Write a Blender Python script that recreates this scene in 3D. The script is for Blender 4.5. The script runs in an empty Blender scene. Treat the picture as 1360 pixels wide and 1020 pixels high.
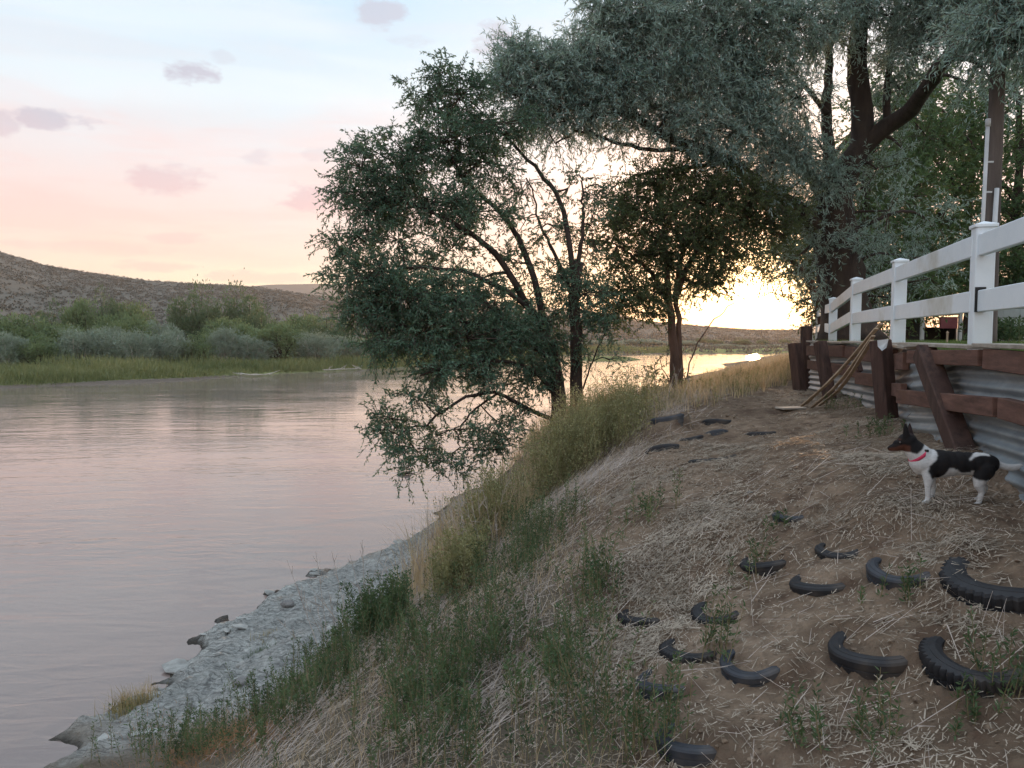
import bpy, bmesh, math, random
import numpy as np
from mathutils import Vector, Matrix
random.seed(7)
RNG = np.random.default_rng(11)
R = math.radians
C = bpy.context.scene.collection
F = 1027.0; CZ = 3.2; PITCH = R(3.5)
SUN_AZ = R(17.3); SUN_EL = R(2.4)

# ------------------------------------------------------------------ helpers
def P(px, py, Y):
    rx = (px-680)/F; up = -(py-510)/F
    wy = math.cos(PITCH)+math.sin(PITCH)*up
    wz = -math.sin(PITCH)+math.cos(PITCH)*up
    return np.array((rx/wy*Y, Y, CZ+wz/wy*Y))
def proj(p):
    p = np.asarray(p, float)
    x = p[..., 0]; y = p[..., 1]; z = p[..., 2]-CZ
    fw = y*math.cos(PITCH)-z*math.sin(PITCH); up = y*math.sin(PITCH)+z*math.cos(PITCH)
    fw = np.where(fw < .05, .05, fw)
    return 680+F*x/fw, 510-F*up/fw
def lin(r, g, b):
    f = lambda c: (c/255/12.92) if c/255 <= .04045 else ((c/255+.055)/1.055)**2.4
    return (f(r), f(g), f(b), 1)
def link(o, parent=None):
    C.objects.link(o)
    if parent is not None: o.parent = parent
    return o
def tag(o, label=None, cat=None, group=None, kind=None):
    if label: o['label'] = label
    if cat: o['category'] = cat
    if group: o['group'] = group
    if kind: o['kind'] = kind
    return o
def empty(name, loc=(0, 0, 0), label=None, cat=None, group=None):
    o = bpy.data.objects.new(name, None); link(o); o.location = tuple(float(v) for v in loc)
    o.empty_display_size = .1
    return tag(o, label, cat, group)
def mk(name, V, Fa, mat, parent=None, smooth=False, mats=None, mi=None):
    """mesh from numpy verts (n,3) and faces (m,k); children are given in world coordinates"""
    V = np.asarray(V, np.float32).reshape(-1, 3)
    if parent is not None: V = V-np.array(parent.location, np.float32)
    me = bpy.data.meshes.new(name)
    fl = Fa if (isinstance(Fa, list) and isinstance(Fa[0], np.ndarray)) else [Fa]
    fl = [np.asarray(f, np.int32) for f in fl if len(f)]
    me.vertices.add(len(V)); me.vertices.foreach_set('co', V.ravel())
    loops = np.concatenate([f.ravel() for f in fl]); tot = np.concatenate([np.full(len(f), f.shape[1], np.int32) for f in fl])
    me.loops.add(len(loops)); me.loops.foreach_set('vertex_index', loops)
    st = np.concatenate([[0], np.cumsum(tot)[:-1]]).astype(np.int32)
    me.polygons.add(len(tot)); me.polygons.foreach_set('loop_start', st); me.polygons.foreach_set('loop_total', tot)
    me.polygons.foreach_set('use_smooth', np.full(len(tot), bool(smooth)))
    if mats:
        for m in mats: me.materials.append(m)
        me.polygons.foreach_set('material_index', np.asarray(mi, np.int32))
    else: me.materials.append(mat)
    me.update(calc_edges=True); me.validate()
    return link(bpy.data.objects.new(name, me), parent)
class MB:
    """collects verts/faces of mixed size into one mesh"""
    def __init__(s): s.V = []; s.F = {}; s.n = 0
    def add(s, V, Fs):
        V = np.asarray(V, float).reshape(-1, 3); Fs = np.asarray(Fs, int)
        s.V.append(V); s.F.setdefault(Fs.shape[1], []).append(Fs+s.n); s.n += len(V); return s
    def box(s, c, size, rot=None, bev=0.0):
        hx, hy, hz = np.array(size)/2
        bm = bmesh.new(); bmesh.ops.create_cube(bm, size=1)
        for v in bm.verts: v.co = Vector((v.co.x*size[0], v.co.y*size[1], v.co.z*size[2]))
        if bev: bmesh.ops.bevel(bm, geom=list(bm.edges), offset=bev, segments=1, affect='EDGES')
        bm.verts.index_update()
        V = np.array([v.co[:] for v in bm.verts])
        if rot is not None: V = V @ np.array(rot).T
        V = V+np.array(c)
        b = s.n; s.V.append(V); s.n += len(V)
        for f in bm.faces:
            s.F.setdefault(len(f.verts), []).append(np.array([[v.index+b for v in f.verts]]))
        bm.free(); return s
    def tube(s, pts, rad, seg=8, jit=0.0, cap=True):
        pts = np.asarray(pts, float); n = len(pts)
        rad = np.broadcast_to(np.asarray(rad, float), (n,))
        T = np.gradient(pts, axis=0); T /= np.linalg.norm(T, axis=1)[:, None]+1e-9
        up = np.array((0, 0, 1.)) if abs(T[0][2]) < .9 else np.array((1., 0, 0))
        V = []
        a = np.linspace(0, 2*np.pi, seg, endpoint=False)
        for i in range(n):
            u = np.cross(T[i], up); u /= np.linalg.norm(u)+1e-9; w = np.cross(u, T[i]); up = w
            rr = rad[i]*(1+jit*RNG.uniform(-1, 1, seg))
            V.append(pts[i]+np.outer(np.cos(a)*rr, u)+np.outer(np.sin(a)*rr, w))
        V = np.concatenate(V)
        i, j = np.meshgrid(np.arange(n-1), np.arange(seg), indexing='ij'); i = i.ravel(); j = j.ravel(); k = (j+1) % seg
        Q = np.stack([i*seg+j, i*seg+k, (i+1)*seg+k, (i+1)*seg+j], 1)
        b = s.n; s.add(V, Q)
        if cap: s.F.setdefault(seg, []).append(np.array([list(range(b+seg-1, b-1, -1)), list(range(b+(n-1)*seg, b+n*seg))]))
        return s
    def build(s, name, mat, parent=None, smooth=False):
        return mk(name, np.concatenate(s.V), [np.concatenate(v) for v in s.F.values()], mat, parent, smooth)
def rotz(a):
    return np.array([[math.cos(a), -math.sin(a), 0], [math.sin(a), math.cos(a), 0], [0, 0, 1]])
def frame(d, roll=0):
    """matrix whose x axis is d, z axis near up"""
    d = np.array(d, float); d /= np.linalg.norm(d)
    y = np.cross((0, 0, 1.), d); y /= np.linalg.norm(y)+1e-9; z = np.cross(d, y)
    M = np.stack([d, y, z], 1)
    if roll:
        c, s_ = math.cos(roll), math.sin(roll); M = M @ np.array([[1, 0, 0], [0, c, -s_], [0, s_, c]])
    return M
def beam(mb, a, b, w, h, roll=0, bev=.004):
    a = np.array(a, float); b = np.array(b, float)
    return mb.box((a+b)/2, (np.linalg.norm(b-a), w, h), frame(b-a, roll), bev)
def spline(pts, n):
    pts = np.asarray(pts, float)
    if len(pts) < 3:
        t = np.linspace(0, 1, n)[:, None]; return pts[0]*(1-t)+pts[-1]*t
    q = np.vstack([2*pts[0]-pts[1], pts, 2*pts[-1]-pts[-2]]); out = []
    for u in np.linspace(0, len(pts)-1, n):
        i = min(int(u), len(pts)-2); t = u-i; a, b, c, d = q[i], q[i+1], q[i+2], q[i+3]
        out.append(.5*((2*b)+(-a+c)*t+(2*a-5*b+4*c-d)*t*t+(-a+3*b-3*c+d)*t**3))
    return np.array(out)
# value noise, vectorised
_perm = RNG.uniform(-1, 1, (64, 64, 16))
def vnoise(x, y, z=0.0):
    x = np.asarray(x, float); y = np.asarray(y, float); z = np.broadcast_to(np.asarray(z, float), x.shape)
    xi = np.floor(x).astype(int); yi = np.floor(y).astype(int); zi = np.floor(z).astype(int)
    fx = x-xi; fy = y-yi; fz = z-zi
    fx = fx*fx*(3-2*fx); fy = fy*fy*(3-2*fy); fz = fz*fz*(3-2*fz)
    g = lambda a, b, c: _perm[(xi+a) % 64, (yi+b) % 64, (zi+c) % 16]
    l = lambda a, b, t: a+(b-a)*t
    return l(l(l(g(0,0,0), g(1,0,0), fx), l(g(0,1,0), g(1,1,0), fx), fy), l(l(g(0,0,1), g(1,0,1), fx), l(g(0,1,1), g(1,1,1), fx), fy), fz)
def fbm(x, y, o=4, z=0.0):
    s = 0; a = 1
    for k in range(o): s = s+a*vnoise(x*2**k+k*7.3, y*2**k+k*3.1, z); a *= .5
    return s
def sst(a, b, x):
    t = np.clip((x-a)/(b-a), 0, 1); return t*t*(3-2*t)

# ------------------------------------------------------------------ materials
def newmat(name):
    m = bpy.data.materials.new(name); m.use_nodes = True
    nt = m.node_tree; nt.nodes.clear()
    return m, nt, nt.nodes.new('ShaderNodeOutputMaterial')
def N(nt, t, **kw):
    n = nt.nodes.new(t)
    for k, v in kw.items():
        if k.startswith('i_'): n.inputs[k[2:].replace('_', ' ')].default_value = v
        elif k.startswith('n_'): n.inputs[int(k[2:])].default_value = v
        else: setattr(n, k, v)
    return n
def mixc(nt, a, b, fac, mode='MIX'):
    m = N(nt, 'ShaderNodeMix', data_type='RGBA', blend_type=mode)
    for idx, v in ((6, a), (7, b), (0, fac)):
        if hasattr(v, 'is_output'): nt.links.new(v, m.inputs[idx])
        else: m.inputs[idx].default_value = v
    return m.outputs[2]
def ramp(nt, fac, stops):
    r = N(nt, 'ShaderNodeValToRGB'); e = r.color_ramp.elements
    while len(e) < len(stops): e.new(.5)
    for k, (p, c) in enumerate(stops):
        e[k].position = p; e[k].color = c if len(c) == 4 else (*c, 1)
    nt.links.new(fac, r.inputs[0]); return r.outputs[0]
def noise(nt, vec, scale, detail=6, rough=.6, out=0, mapscale=None, dist=0.0):
    n = N(nt, 'ShaderNodeTexNoise', i_Scale=scale, i_Detail=detail, i_Roughness=rough, i_Distortion=dist)
    if mapscale:
        mp = N(nt, 'ShaderNodeMapping'); mp.inputs['Scale'].default_value = mapscale
        nt.links.new(vec, mp.inputs[0]); vec = mp.outputs[0]
    nt.links.new(vec, n.inputs['Vector']); return n.outputs[out]
def solid(name, c1, c2, scale=8, rough=.8, bump=.3, bscale=None, mapscale=None, spec=.3, metal=0.0, bdist=.01, c3=None, coord='Object'):
    m, nt, out = newmat(name)
    tc = N(nt, 'ShaderNodeTexCoord').outputs[coord]
    b = N(nt, 'ShaderNodeBsdfPrincipled', i_Roughness=rough, i_Metallic=metal); b.inputs['Specular IOR Level'].default_value = spec
    n1 = noise(nt, tc, scale, 8, .65, mapscale=mapscale)
    st = [(.3, c1), (.7, c2)]
    col = ramp(nt, n1, st)
    if c3 is not None:
        n3 = noise(nt, tc, scale*.23, 5, .6); f = ramp(nt, n3, [(.52, (0, 0, 0)), (.66, (1, 1, 1))]); col = mixc(nt, col, (*c3, 1), f)
    nt.links.new(col, b.inputs['Base Color'])
    if bump:
        n2 = noise(nt, tc, bscale or scale*4, 8, .7, mapscale=mapscale)
        bp = N(nt, 'ShaderNodeBump', i_Strength=bump, i_Distance=bdist); nt.links.new(n2, bp.inputs['Height']); nt.links.new(bp.outputs[0], b.inputs['Normal'])
    nt.links.new(b.outputs[0], out.inputs[0]); return m
def leafmat(name, c1, c2, trans=.35, scale=1.2, c3=None, rough=.55, spec=.25, fine=9):
    m, nt, out = newmat(name)
    tc = N(nt, 'ShaderNodeTexCoord').outputs['Object']
    n1 = noise(nt, tc, scale, 3, .6); n2 = noise(nt, tc, fine, 2, .5)
    mx = N(nt, 'ShaderNodeMath', operation='ADD'); nt.links.new(n1, mx.inputs[0]); nt.links.new(n2, mx.inputs[1])
    hf = N(nt, 'ShaderNodeMath', operation='MULTIPLY'); hf.inputs[1].default_value = .5; nt.links.new(mx.outputs[0], hf.inputs[0])
    st = [(.36, c1), (.62, c2)]
    if c3: st.append((.72, c3))
    col = ramp(nt, hf.outputs[0], st)
    b = N(nt, 'ShaderNodeBsdfPrincipled', i_Roughness=rough); b.inputs['Specular IOR Level'].default_value = spec
    t = N(nt, 'ShaderNodeBsdfTranslucent'); ms = N(nt, 'ShaderNodeMixShader', n_0=trans)
    nt.links.new(col, b.inputs['Base Color'])
    tcx = mixc(nt, col, (1.15, 1.02, .68, 1), 1.0, 'MULTIPLY'); nt.links.new(tcx, t.inputs[0])
    nt.links.new(b.outputs[0], ms.inputs[1]); nt.links.new(t.outputs[0], ms.inputs[2]); nt.links.new(ms.outputs[0], out.inputs[0]); return m

M = {}
M['bark'] = solid('dark_bark', (.022, .016, .014), (.065, .047, .038), 6, .9, .8, 18, (1, 1, .25), bdist=.03)
M['bark_red'] = solid('reddish_bark', (.06, .035, .025), (.16, .095, .07), 8, .9, .8, 25, (1, 1, .25), bdist=.02)
M['twig'] = solid('twig_bark', (.05, .037, .03), (.10, .075, .06), 8, .9, 0)
M['leaf_silver'] = leafmat('silver_willow_leaf', (.14, .23, .205), (.38, .50, .47), .3, 1.0, (.50, .61, .59))
M['leaf_tree'] = leafmat('bluish_green_leaf', (.045, .095, .062), (.14, .24, .17), .4, 1.1, (.22, .34, .27))
M['leaf_mid'] = leafmat('olive_green_leaf', (.055, .085, .045), (.14, .19, .095), .55, 1.1)
M['leaf_dark'] = leafmat('dark_green_leaf', (.05, .095, .045), (.13, .21, .095), .45, .8, (.19, .27, .11))
M['shrub_silver'] = leafmat('silvery_shrub_leaf', (.17, .225, .18), (.33, .39, .32), .2, .5, fine=3)
M['shrub_green'] = leafmat('green_shrub_leaf', (.11, .17, .085), (.24, .31, .16), .25, .5, fine=3)
M['shrub_dark'] = leafmat('dark_shrub_leaf', (.075, .125, .07), (.16, .22, .12), .25, .4, fine=3)
M['grass_far'] = leafmat('far_bank_grass', (.11, .145, .06), (.25, .26, .12), .25, .14, (.42, .36, .19), fine=1.5)
M['grass_gold'] = leafmat('golden_grass', (.32, .24, .15), (.60, .48, .33), .3, 1.5, (.48, .42, .25), fine=6)
M['grass_olive'] = leafmat('olive_grass', (.16, .15, .08), (.36, .31, .17), .3, 1.5, (.38, .30, .17), fine=6)
M['weed'] = leafmat('weed_leaf', (.042, .078, .038), (.115, .175, .08), .3, 2.5, (.21, .235, .12), fine=8)
M['brush'] = leafmat('rabbitbrush_leaf', (.16, .17, .085), (.36, .35, .18), .3, 2.5, (.52, .45, .28), fine=8)
M['straw'] = leafmat('straw', (.20, .165, .125), (.42, .36, .29), .1, 3, (.56, .50, .42), fine=25)
M['orange_grass'] = leafmat('rusty_dry_grass', (.26, .13, .06), (.45, .26, .14), .3, 3, fine=9)
M['deadstem'] = leafmat('dead_grey_stems', (.28, .235, .205), (.52, .45, .40), .1, 2, fine=12)
M['stem'] = solid('weed_stem', (.12, .10, .05), (.24, .2, .11), 8, .9, 0)
M['tie'] = solid('creosoted_timber', (.022, .013, .011), (.09, .05, .040), 16, .85, .7, 70, (1.4, 1.4, .22), bdist=.006, c3=(.05, .025, .02))
M['tie_board'] = solid('rusty_brown_beam', (.05, .026, .020), (.17, .088, .068), 14, .85, .6, 70, (.25, .25, 1.6), bdist=.004, c3=(.10, .05, .035))
M['greywood'] = solid('weathered_board', (.20, .17, .14), (.42, .38, .33), 6, .9, .5, 40, (.3, 1, 3), bdist=.004)
M['lath'] = solid('pale_lath', (.26, .19, .13), (.46, .36, .26), 9, .85, .3, 40, bdist=.003)
M['steel'] = solid('galvanised_sheet', (.18, .21, .235), (.37, .41, .44), 3, .45, .15, 30, spec=.5, metal=.35, bdist=.003, c3=(.15, .11, .09))
M['vinyl'] = solid('white_vinyl', (.60, .66, .71), (.68, .73, .77), 5, .5, .08, 60, bdist=.001, c3=(.46, .47, .44), spec=.35)
M['slot'] = solid('dark_slot', (.02, .02, .02), (.03, .03, .03), 8, .9, 0)
M['pole'] = solid('old_pole_timber', (.055, .045, .042), (.15, .125, .115), 7, .9, .6, 35, (1, 1, .12), bdist=.012)
M['conduit'] = solid('grey_conduit', (.42, .44, .46), (.58, .60, .62), 4, .5, .05)
M['rubber'] = solid('weathered_rubber', (.010, .010, .012), (.026, .027, .031), 7, .6, .3, 90, spec=.3, bdist=.002, c3=(.085, .066, .052))
M['rubber_blue'] = solid('faded_bluish_rubber', (.018, .021, .028), (.042, .048, .06), 7, .55, .3, 90, spec=.35, bdist=.002, c3=(.10, .08, .064))
M['block'] = solid('painted_block', (.46, .50, .52), (.60, .64, .66), 3, .8, .3)
M['redpaint'] = solid('faded_red_paint', (.20, .06, .075), (.30, .11, .13), 4, .7, .1)
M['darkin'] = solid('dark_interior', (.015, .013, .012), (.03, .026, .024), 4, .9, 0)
M['stone'] = solid('river_stone', (.10, .10, .10), (.26, .25, .24), 14, .85, .5, bdist=.01)
M['drift'] = solid('bleached_driftwood', (.34, .30, .26), (.56, .52, .47), 6, .9, .3)
M['lawn'] = None

# ------------------------------------------------------------------ camera, world, sun
cam = bpy.data.cameras.new('camera'); co = bpy.data.objects.new('camera', cam); link(co)
cam.sensor_width = 36; cam.lens = F/1360*36; cam.clip_end = 12000; cam.clip_start = .05
co.location = (0, 0, CZ); co.rotation_euler = (R(90)-PITCH, 0, 0)
sc = bpy.context.scene; sc.camera = co
sc.view_settings.view_transform = 'Standard'; sc.view_settings.look = 'None'; sc.view_settings.exposure = .15; sc.view_settings.gamma = 1
sc.render.engine = 'CYCLES'
cy = sc.cycles; cy.max_bounces = 6; cy.diffuse_bounces = 3; cy.glossy_bounces = 3; cy.transmission_bounces = 4; cy.transparent_max_bounces = 4; cy.sample_clamp_indirect = 4
cy.use_denoising = True; cy.use_adaptive_sampling = True; cy.adaptive_threshold = .025

def build_world():
    w = bpy.data.worlds.new('World'); sc.world = w; w.use_nodes = True
    nt = w.node_tree; nt.nodes.clear(); L = nt.links.new
    out = N(nt, 'ShaderNodeOutputWorld'); bg = N(nt, 'ShaderNodeBackground')
    d = N(nt, 'ShaderNodeTexCoord').outputs['Generated']
    sx = N(nt, 'ShaderNodeSeparateXYZ'); L(d, sx.inputs[0])
    def ma(op, a, b=None, c=None, clamp=False):
        m = N(nt, 'ShaderNodeMath', operation=op, use_clamp=clamp)
        for i, v in enumerate((a, b, c)):
            if v is None: continue
            if hasattr(v, 'is_output'): L(v, m.inputs[i])
            else: m.inputs[i].default_value = v
        return m.outputs[0]
    el = ma('MULTIPLY', ma('ARCSINE', sx.outputs[2]), 180/math.pi)
    az = ma('MULTIPLY', ma('ARCTAN2', sx.outputs[0], sx.outputs[1]), 180/math.pi)
    # soft warp of the coordinates
    nz = noise(nt, d, 6, 5, .6); wob = ma('MULTIPLY', ma('SUBTRACT', nz, .5), 5.0)
    elw = ma('ADD', el, wob)
    t = ma('DIVIDE', ma('MAXIMUM', elw, 0.0), 60.0, clamp=True)
    e = lambda deg: deg/60
    base = ramp(nt, t, [(0, lin(250, 214, 186)), (e(3), lin(252, 226, 198)), (e(5.5), lin(245, 212, 196)), (e(8.5), lin(240, 211, 204)),
                        (e(12), lin(231, 217, 216)), (e(16.5), lin(219, 229, 236)), (e(24), lin(196, 221, 239)), (e(34), lin(190, 214, 236)), (1, (1.05, 1.18, 1.34))])  # last stop: zenith, out of frame, brightened to lift light on the ground
    # streaky pink cloud bands near the horizon
    cmb = N(nt, 'ShaderNodeCombineXYZ'); L(ma('MULTIPLY', az, .035), cmb.inputs[0]); L(ma('MULTIPLY', el, .28), cmb.inputs[1])
    n1 = noise(nt, cmb.outputs[0], 1.6, 6, .55, dist=.4)
    band = ramp(nt, n1, [(.46, (0, 0, 0)), (.60, (1, 1, 1))])
    bandmask = ma('MULTIPLY', ma('MULTIPLY', band, ramp(nt, t, [(0, (.3,)*3), (e(4), (1,)*3), (e(10), (1,)*3), (e(17), (.25,)*3), (e(26), (.05,)*3)])), .38)
    col = mixc(nt, base, lin(242, 192, 184), bandmask)
    # pale veil streaks higher up
    n3 = noise(nt, cmb.outputs[0], .9, 5, .5, dist=.8)
    veil = ma('MULTIPLY', ramp(nt, n3, [(.45, (0, 0, 0)), (.7, (1, 1, 1))]), ramp(nt, t, [(e(9), (0,)*3), (e(18), (.5,)*3)]))
    col = mixc(nt, col, lin(238, 244, 247), veil)
    # separate small mauve clouds
    n4 = noise(nt, d, 22, 6, .62, mapscale=(1, 1, 2.2))
    tot = None
    for (px, py, wx, wy, s) in ((252, 95, 30, 15, 1), (510, 20, 36, 15, .9), (655, 58, 32, 22, .9), (225, 240, 46, 17, .75), (418, 262, 44, 18, .95), (66, 158, 42, 11, .9), (0, 160, 16, 16, .7),
                                (344, 210, 20, 10, .4), (232, 316, 40, 7, .5), (295, 75, 14, 8, .3), (120, 330, 90, 7, .3), (200, 353, 40, 7, .5), (345, 368, 60, 8, .6), (420, 205, 20, 8, .35), (545, 55, 25, 8, .35), (870, 160, 50, 15, .6), (-160, 120, 60, 20, .8), (-250, 260, 90, 16, .7)):
        v = P(px, py, 1.0)-np.array((0, 0, CZ)); v /= np.linalg.norm(v)
        a0 = math.degrees(math.atan2(v[0], v[1])); e0 = math.degrees(math.asin(v[2])); k = 57.3/F
        dx = ma('DIVIDE', ma('SUBTRACT', az, a0), wx*k); dy = ma('DIVIDE', ma('SUBTRACT', el, e0), wy*k)
        q = ma('ADD', ma('MULTIPLY', dx, dx), ma('MULTIPLY', dy, dy))
        q = ma('ADD', q, ma('MULTIPLY', ma('SUBTRACT', n4, .5), 5.5))
        q = ma('MULTIPLY', ma('SUBTRACT', 1.25, q, clamp=True), s)
        tot = q if tot is None else ma('MAXIMUM', tot, q)
    ccol = ramp(nt, t, [(0, lin(238, 176, 168)), (e(10.5), lin(218, 180, 184)), (e(14), lin(190, 182, 194)), (e(25), lin(188, 190, 205))])
    col = mixc(nt, col, ccol, ma('MULTIPLY', tot, .85))
    # low sun glow
    s = (math.sin(SUN_AZ)*math.cos(SUN_EL), math.cos(SUN_AZ)*math.cos(SUN_EL), math.sin(SUN_EL))
    dp = N(nt, 'ShaderNodeVectorMath', operation='DOT_PRODUCT'); L(d, dp.inputs[0]); dp.inputs[1].default_value = s
    dd = ma('MAXIMUM', dp.outputs['Value'], 0.0)
    for pw, st, c in ((420, 3.4, (1, .68, .26, 1)), (40, 1.35, (1, .47, .14, 1)), (14, .22, (1, .86, .7, 1))):
        g = ma('MULTIPLY', ma('POWER', dd, pw), st)
        cc = N(nt, 'ShaderNodeVectorMath', operation='SCALE'); cc.inputs[0].default_value = c[:3]; L(g, cc.inputs['Scale'])
        col = mixc(nt, col, cc.outputs[0], 1.0, 'ADD')
    # unseen sky opposite the sunset is brightened as added fill light
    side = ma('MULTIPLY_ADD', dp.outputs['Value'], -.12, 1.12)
    sk = N(nt, 'ShaderNodeTexSky'); sk.sky_type = 'NISHITA'; sk.sun_disc = False; sk.sun_elevation = SUN_EL; sk.sun_rotation = SUN_AZ
    sk.altitude = 1900
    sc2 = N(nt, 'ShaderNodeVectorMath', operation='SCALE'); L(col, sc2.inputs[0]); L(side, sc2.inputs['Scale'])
    ns = N(nt, 'ShaderNodeVectorMath', operation='SCALE'); L(sk.outputs[0], ns.inputs[0]); ns.inputs['Scale'].default_value = .05
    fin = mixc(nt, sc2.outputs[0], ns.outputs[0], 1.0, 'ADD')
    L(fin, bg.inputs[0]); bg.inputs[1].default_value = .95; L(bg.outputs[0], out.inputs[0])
    w.cycles.sampling_method = 'MANUAL'; w.cycles.sample_map_resolution = 1024
build_world()
sl = bpy.data.lights.new('sun', 'SUN'); so = bpy.data.objects.new('sun', sl); link(so)
sl.energy = 4.0; sl.angle = R(.6); sl.color = (1, .55, .25)
sd = Vector((math.sin(SUN_AZ)*math.cos(SUN_EL), math.cos(SUN_AZ)*math.cos(SUN_EL), math.sin(SUN_EL)))
so.rotation_euler = sd.to_track_quat('Z', 'Y').to_euler(); so.location = (5, 10, 12)

# ------------------------------------------------------------------ terrain
CP = [(-.1, -.5, 1.62), (1.8, -.5, 2.1), (-3, -1, .55), (-4.6, 2, .0), (-6.3, -2, -.4), (2.6, 1.5, 2.36), (4, 3, 2.5), (6, 8, 2.6), (7, 14, 2.6), (9, 18, 2.6)]
CP += [tuple(P(*a)) for a in [
    (1340, 1010, 2.2), (1000, 1015, 2.5), (680, 1015, 2.9), (400, 1015, 3.8), (200, 1015, 5.0), (1315, 780, 3.0), (1150, 790, 3.2),
    (900, 800, 3.8), (700, 800, 4.4), (560, 820, 5.4), (430, 880, 5.5), (300, 950, 5.6), (1240, 662, 3.8), (1300, 598, 4.55), (1360, 610, 3.95), (1190, 553, 6.6),
    (1100, 525, 9.4), (1065, 517, 11.0), (1000, 560, 7.8), (900, 600, 6.8), (870, 562, 8.6), (800, 640, 6.6), (700, 700, 6.6), (640, 740, 6.8), (560, 770, 7.8),
    (490, 800, 7.8), (895, 532, 12.5), (750, 560, 11.3), (960, 520, 13.5), (1040, 492, 20), (280, 900, 6.4)]]
for a in ((60, 1015), (20, 1019), (180, 935), (192, 895), (300, 825), (400, 775), (490, 745), (560, 728)):
    y = CZ/((a[1]-447)/F); CP.append(((a[0]-680)/F*y, y, 0.0)); CP.append(((a[0]-680)/F*y-1.2, y+.8, -.45))
for x, y in ((-1.3, 14), (-.3, 17), (1.2, 21), (4, 30), (10, 50), (22, 80), (33, 106), (46, 135)): CP += [(x, y, 0.0), (x-1.5, y+.6, -.5)]
CP += [(-8, 8, -.6), (-8, 20, -.6), (-4, 30, -.6), (0, 50, -.6), (12, 90, -.6), (30, 135, -.6), (5, 20, 1.9), (11, 30, 2.0), (20, 50, 2.0), (34, 80, 1.8), (50, 110, 1.5), (65, 130, 1.5), (30, 30, 2.6), (60, 60, 2.6), (60, 20, 2.6), (60, -5, 2.6), (12, -4, 2.6), (-8, -6, -.6), (120, 90, 2.4), (2.4, 15, 1.9), (1.6, 12.5, 1.9)]
CP = np.array(CP)
def _tps_u(r2): return np.where(r2 > 1e-12, .5*r2*np.log(np.maximum(r2, 1e-12)), 0)
def _fit():
    n = len(CP); xy = CP[:, :2]
    d2 = ((xy[:, None]-xy[None])**2).sum(-1)
    K = _tps_u(d2)+np.eye(n)*.02
    Pm = np.hstack([np.ones((n, 1)), xy]); A = np.zeros((n+3, n+3)); A[:n, :n] = K; A[:n, n:] = Pm; A[n:, :n] = Pm.T
    return np.linalg.solve(A, np.concatenate([CP[:, 2], [0]*3]))
TW = _fit()
def base_z(x, y):
    x = np.asarray(x, float); y = np.asarray(y, float); shp = x.shape; x = x.ravel(); y = y.ravel(); z = np.empty(len(x))
    for i in range(0, len(x), 50000):
        xx = x[i:i+50000]; yy = y[i:i+50000]
        d2 = (xx[:, None]-CP[:, 0])**2+(yy[:, None]-CP[:, 1])**2
        z[i:i+50000] = _tps_u(d2) @ TW[:-3]+TW[-3]+TW[-2]*xx+TW[-1]*yy
    return np.clip(z, -.7, 3.0).reshape(shp)
def rockmask(x, y):
    z = base_z(x, y); px, py = x/np.maximum(y, .1)*F+680, 0
    sh = sst(1.0+.3*vnoise(x*1.3, y*1.3), .65, z)
    return sh*sst(5.3, 6.3, np.asarray(y)+.5*vnoise(x*2, y*2))*sst(16, 12, np.asarray(y))
TYRES = []      # cx, cy, ztop, R, slope x, slope y
DOGP = None
def gz(x, y, tyre=True, detail=True):
    x = np.asarray(x, float); y = np.asarray(y, float)
    z = base_z(x, y); rk = rockmask(x, y)
    z = z+.06*fbm(x*.9, y*.9, 3)*sst(-.3, .5, z)
    z = z+.075*fbm(x*2.6, y*2.6, 4)*np.exp(-(z/.28)**2)*sst(3.5, 5.5, y)*sst(24, 12, y)
    if detail:
        z = z+(.018*fbm(x*5, y*5, 4))*(1-rk)*sst(-.1, .3, z)
        u = x*.55+y*.83; v = -x*.83+y*.55
        st = fbm(u*.7, v*3.2, 4)
        z = z+rk*(.06*(np.floor(st*6)+sst(.6, 1, st*6-np.floor(st*6)))/6+.030*fbm(u*3, v*12, 3)+.018*fbm(u*9, v*26, 3))*sst(-.05, .12, z)
    if tyre:
        for cx, cy_, zt, rr, gx, gy, ux, uy in TYRES:
            dx = x-cx; dy = y-cy_; d = np.hypot(dx, dy)
            pz = zt+gx*dx+gy*dy; u_ = (dx*ux+dy*uy)/rr
            z = z+(np.maximum(z, pz-.020)-z)*sst(rr*.97, rr*.78, d)
            ex = sst(rr*1.45, rr*1.08, d)*sst(rr*.9, rr*1.0, d); z = z+(np.maximum(z, pz-.062)-z)*ex
            m_ = sst(.22, -.06, u_+.12*vnoise(x*14, y*14))*sst(rr*1.5, rr*1.05, d)
            z = z+(np.maximum(z, pz+.016)-z)*m_
    if DOGP is not None:
        d = np.hypot((x-DOGP[0])/1.3, y-DOGP[1]); w_ = sst(.42, .2, d); z = z*(1-w_)+(DOGP[2]+.15*(z-DOGP[2]))*w_
    return z
def gp(px, py):
    """ground point seen at pixel"""
    Y = np.geomspace(1.2, 60, 1500); a = P(px, py, 1.0)-np.array((0, 0, CZ))
    g = gz(a[0]*Y, Y, False, False); rz = CZ+a[2]*Y
    i = np.argmax(rz < g); y = Y[i]; return np.array((a[0]*y, y, g[i]))
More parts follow.
